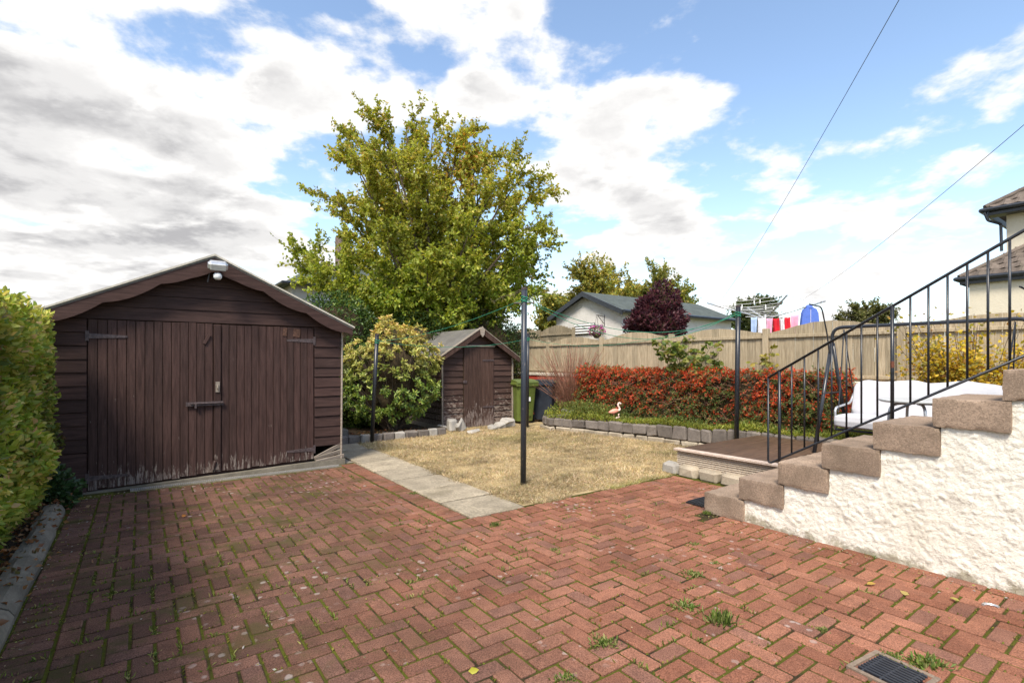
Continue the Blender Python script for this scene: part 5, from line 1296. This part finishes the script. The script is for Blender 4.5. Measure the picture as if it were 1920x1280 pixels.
leaves('foliage', np.concatenate(PP), np.concatenate(DD), np.concatenate(SZ), np.clip(np.concatenate(LC) * 1.3, .01, .9), ps, 'leaf_gloss', .34, hexa=True)
m.build('stems', 'bark', ps, fix=False); blob_mesh('inner_twigs', (0, 0, 1.0), (.62, .52, .85), ps, 'core', .95, .2, 3, .02)
q = PD(622, 660, 12.6); shrub('laurel_shrub', 'tall dark green leafy shrub between garage roof and the creamy-tipped shrub', (q.x, q.y, 1.55), (1.25, .9, 1.62), 13000, .085, [(.045, .085, .018), (.07, .125, .025), (.12, .17, .035), (.03, .055, .014)], base=.0, mat='leaf_gloss')
q = PD(672, 716, 10.9); shrub('conifer_shrub', 'dense low dark evergreen bush beside the garage wall', (q.x, q.y, .85), (.75, .7, .98), 14000, .05, [(.05, .10, .016), (.09, .15, .025), (.03, .055, .014)], base=.0, lump=.15)
q = PD(905, 590, 14.6); shrub('dark_bush', 'dark green bush directly behind the small shed', (q.x, q.y, 1.3), (1.3, .9, 1.65), 9000, .08, [(.035, .065, .016), (.06, .10, .022), (.10, .10, .03)], base=.0)
q = PD(770, 640, 13.2); shrub('dark_bush', 'dark green bush behind the creamy-tipped shrub under the big tree', (q.x, q.y, 1.2), (1.5, .9, 1.45), 9000, .08, [(.035, .065, .016), (.06, .10, .022)], base=.0)

# ------------------------------------------------------------------ the big tree
TB = PD(800, 640, 14.6); TB.z = -.05
tg = []
for x, y_, dd in ((548, 478, 14.2), (575, 455, 15.4), (600, 505, 13.6), (622, 350, 14.8), (640, 245, 15.0), (668, 300, 13.4), (672, 215, 15.6), (712, 200, 14.6), (735, 260, 13.2), (760, 205, 15.2), (812, 215, 14.2), (800, 300, 12.9), (850, 235, 15.6),
                  (868, 220, 14.6), (905, 262, 14.8), (930, 330, 13.2), (950, 258, 15.4), (985, 305, 14.4), (1018, 335, 15.2), (1000, 400, 13.6), (1028, 430, 14.6), (1012, 485, 15.4), (985, 530, 13.8), (935, 560, 14.8), (880, 420, 12.6), (720, 430, 12.6), (650, 560, 13.4), (700, 380, 16.6), (840, 380, 16.8), (930, 470, 16.4), (640, 440, 16.2), (800, 480, 12.4), (860, 560, 13.0), (730, 540, 12.9)):
    q = PD(x, y_, dd); q = Vector((TB.x + (q.x - TB.x) * .955, TB.y + (q.y - TB.y) * .92, TB.z + (q.z - TB.z) * .94)); tg.append((q.x, q.y, q.z))
def tcol(P):
    n = len(P); h = np.clip((P[:, 2:] - 2.8) / 4.5, 0, 1)
    g = palette(n, [(.20, .25, .028), (.27, .31, .04), (.13, .185, .022), (.34, .34, .055)], [4, 3, 3, 2])
    y_ = palette(n, [(.42, .37, .06), (.36, .35, .055), (.48, .34, .07), (.50, .26, .07)], [4, 5, 1.5, .6])
    f = np.clip(h * .80 + .1 + .15 * wob(P, 1.2)[:, None] + .15 * wob(P, 3)[:, None] - .08, 0, .85) * rng.uniform(.3, 1.2, (n, 1)); f = np.clip(f, 0, 1)
    c = g * (1 - f) + y_ * f
    org = np.exp(-((P[:, 0] + 1.35) / .7) ** 2 - ((P[:, 2] - 7.0) / 1.0) ** 2)[:, None] * (rng.random((n, 1)) < .18)
    return 1.18 * (c * (1 - org) + palette(n, [(.48, .20, .06)]) * org) * (1 + .18 * wob(P, 2.2))[:, None]
tree('broadleaf_tree', 'tall spreading tree turning yellow behind the small shed', tuple(TB), tg, .17, tcol, .105, nsub=17, ntw=10, nlf=28, sublen=.225, twlen=.48, fork=.13, spread=.7)

# ------------------------------------------------------------------ trees beyond the fence
def far_tree(name, label, xc, yc, wpx, hpx, d, nt, cols, w, size, base_z=1.0, **k):
    c = PD(xc, yc, d); rx = wpx / 2 / F * d * .86; rz_ = hpx / 2 / F * d * .9; T = []
    for i in range(nt):
        v = unit(rng.normal(size=(1, 3)))[0]; v[2] = abs(v[2]) * 1.1 - .25; rr = rng.uniform(.7, 1.0); T.append((c.x + v[0] * rx * rr, c.y + v[1] * rx * .7 * rr, c.z + v[2] * rz_ * rr))
    tree(name, label, (c.x, c.y, base_z), T, k.pop('tr', .16), lambda P: palette(len(P), cols, w) * (1 + .25 * wob(P, 1.5))[:, None], size, group='trees beyond the fence', **k)
YG = [(.34, .31, .06), (.25, .27, .055), (.44, .35, .07), (.17, .20, .04)]
far_tree('far_tree', 'yellowing tree rising behind the roof ridge of the white outbuilding', 1120, 552, 165, 150, 28, 15, YG, [4, 3, 4, 2], .15, nsub=12, ntw=8, nlf=22, sublen=.30, twlen=.6, fork=.2)
far_tree('far_tree', 'greener tree right behind the dark purple bush', 1235, 562, 145, 150, 30, 13, YG, [3, 4, 2, 4], .15, nsub=12, ntw=8, nlf=22, sublen=.30, twlen=.6, fork=.2)
far_tree('far_tree', 'smaller pale tree left of the white outbuilding', 1028, 580, 75, 90, 26, 9, YG, [3, 4, 2, 3], .14, nsub=11, ntw=8, nlf=20, sublen=.30, twlen=.5, fork=.2)
far_tree('far_tree', 'dark leafy tree behind the rotary dryer', 1410, 585, 105, 70, 32, 10, [(.08, .11, .03), (.13, .15, .045), (.06, .08, .025)], None, .15, nsub=11, ntw=8, nlf=20, sublen=.32, twlen=.5, fork=.2)
far_tree('far_tree', 'low rounded olive tree behind the fence near the top of the swing', 1625, 592, 85, 55, 30, 9, [(.13, .14, .04), (.18, .17, .055)], None, .13, nsub=11, ntw=8, nlf=20, sublen=.32, twlen=.45, fork=.2)
q = PD(1231, 590, 14.9); shrub('purple_bush', 'rounded dark purple bush in front of the white outbuilding', (q.x, q.y, 2.42), (.80, .78, 1.02), 10000, .11, [(.055, .016, .024), (.085, .025, .034), (.032, .010, .018), (.12, .045, .05)], base=1.0, lump=.5, k=4.0, cat='bush')
# low bushes closing the view between garage and neighbours
q = PD(980, 640, 19); shrub('dark_bush', 'dark bush between small shed and farther fence', (q.x - .5, q.y, 1.6), (1.2, 1.0, 1.2), 5000, .09, [(.04, .07, .02), (.07, .10, .025)], base=.0)

# ------------------------------------------------------------------ weeds, fallen leaves and litter on the paving
weeds = [(1302, 1020, .055, 'spreading weed in the paving left of the roughcast wall, the farthest of three'), (1342, 1055, .05, 'short pale weed in the paving between two larger tufts'), (1300, 1077, .085, 'low dark green weed cushion in the middle of the paving'),
         (1282, 1137, .10, 'sprawling pale weed with long flat leaves in the paving'), (1350, 1165, .10, 'tallest spiky grass tuft in the paving near the front'), (1635, 1042, .06, 'small weed at the foot of the roughcast wall, middle'), (1898, 1105, .09, 'broad-leaved weed at the foot of the roughcast wall, right edge'),
         (1738, 1246, .12, 'leafy weed right of the square drain grate'), (1667, 1230, .07, 'small weed just above the square drain grate'), (1326, 963, .06, 'grassy weed at the base of the bottom step'), (1540, 1180, .05, 'small weed between drain grate and tall grass tuft'), (1252, 1050, .04, 'tiny weed left of the low dark cushion'),
         (930, 985, .06, 'grassy weed in the paving just below the slab path end'), (1040, 1030, .05, 'weed patch in the paving below the front clothes pole'), (1120, 1010, .05, 'weed patch in the paving right below lawn corner'), (1062, 1272, .07, 'rosette weed at the bottom edge of the view'), (775, 925, .07, 'weed strip along the slab path edge'), (1135, 1205, .09, 'grass growing in a joint left of the tall tuft'), (1150, 1055, .05, 'flat weed in the middle joints of the paving'), (1010, 1075, .05, 'flat weed in the centre of the paving')]
for i, (x, y_, s, lb) in enumerate(weeds):
    p = PZ(x, y_, 0); o = empty('weed', (p.x, p.y, -.006), lb, 'weed', 'weeds growing in the paving joints')
    n = int(70 + 900 * s); sp = s * .8; flat = i not in (4, 9, 12)
    P = np.stack([rng.normal(0, sp * .45, n), rng.normal(0, sp * .35, n), rng.random(n) * s * .12], 1); D = P * np.array([1, 1, 0]) * 8 + rng.normal(size=(n, 3)) * .5 + np.array([0, 0, .45 if flat else 1.3])
    leaves('blades', P, D, rng.uniform(.35, .9, n) * (s * .42 if flat else s * .75), palette(n, [(.13, .20, .04), (.20, .26, .06), (.09, .14, .03), (.28, .28, .10)]), o, 'leaf', .32 if flat else .12)['kind'] = 'stuff'
lv_ = [(878, 1262, .05, (.48, .46, .06), 'yellow-green fallen leaf at the bottom of the paving, left of centre'), (1155, 1246, .035, (.40, .40, .08), 'yellow fallen leaf lying on a brick right of centre at the bottom'), (1128, 1163, .035, (.36, .16, .05), 'brown fallen leaf in the centre foreground paving'),
       (1625, 1098, .06, (.50, .34, .08), 'large yellow fallen leaf before the roughcast wall'), (1705, 1118, .05, (.46, .36, .12), 'pale yellow fallen leaf before the roughcast wall, farther right'), (1718, 1085, .04, (.42, .26, .09), 'tan fallen leaf near the foot of the roughcast wall'), (340, 969, .045, (.50, .22, .07), 'orange fallen leaf alone on the bricks near the garage'),
       (172, 1057, .045, (.44, .24, .13), 'pinkish fallen leaf near the hedge kerb'), (1390, 990, .05, (.36, .20, .08), 'brown fallen leaf beside the bottom step'), (1500, 1050, .04, (.40, .30, .10), 'tan fallen leaf midway along the roughcast wall'), (1800, 1130, .05, (.44, .38, .10), 'yellow fallen leaf near the right edge by the wall'), (1350, 985, .04, (.44, .42, .10), 'yellow fallen leaf in front of the bottom step'), (470, 985, .03, (.34, .30, .10), 'small pale fallen leaf left of the slab path')]
for i, (x, y_, s, c, lb) in enumerate(lv_):
    p = PZ(x, y_, 0); o = leaves('fallen_leaf', np.zeros((1, 3)), np.array([[math.cos(i * 2.1), math.sin(i * 2.1), .12]]), [s], [c], None, 'leaf', .62, .10, True); o.location = (p.x, p.y, .012); tag(o, lb, 'leaf', 'fallen leaves on the paving')
n = 900; P = []; 
while len(P) < n:
    k = rng.random()
    if k < .40: a, b = 4.38 - abs(rng.normal()) * .12, rng.uniform(.2, 2.9)
    elif k < .62: a, b = -.57 + abs(rng.normal()) * .10, rng.uniform(2.6, 6.9)
    elif k < .80: a, b = rng.uniform(-.6, .8), 7.12 - abs(rng.normal()) * .12
    else: a, b = rng.uniform(-.4, 4.2), rng.uniform(1.5, 3.8)
    P.append(W(a, b, .004))
P = np.array(P); o = leaves('leaf_litter', P, rng.normal(size=(n, 3)) * np.array([1, 1, .2]), rng.uniform(.007, .022, n), palette(n, [(.30, .20, .09), (.42, .34, .2), (.20, .13, .06), (.36, .34, .10), (.5, .46, .4)]), None, 'leaf', .5)
tag(o, 'tiny dry leaf crumbs scattered over the brick paving', 'litter', kind='stuff')
n = 1500; P = np.array([W(-.74 + rng.normal() * .09, rng.uniform(2, 6.9), .10 * rng.random() * (1) + .03) if rng.random() < .6 else W(rng.uniform(2.55, 4.8), rng.uniform(9.15, 9.8), .06 + .02 * rng.random()) for _ in range(n)])
o = leaves('dead_leaves', P, rng.normal(size=(n, 3)) * np.array([1, 1, .5]), rng.uniform(.03, .06, n), palette(n, [(.30, .13, .05), (.22, .10, .05), (.36, .20, .09), (.14, .12, .05)]), None, 'leaf', .6)
tag(o, 'brown dead leaves under the hedge and the shrubs', 'litter', kind='stuff')
p = PZ(1860, 1140, 0); m = MB(); m.tube([(0.04 * math.cos(t), .04 * math.sin(t), .008) for t in [i * .28 for i in range(9)]], .008, 6); o = m.build('plastic_ring', 'alu', None, (p.x, p.y, 0)); tag(o, 'broken grey plastic half ring lying near the wall at right', 'debris')
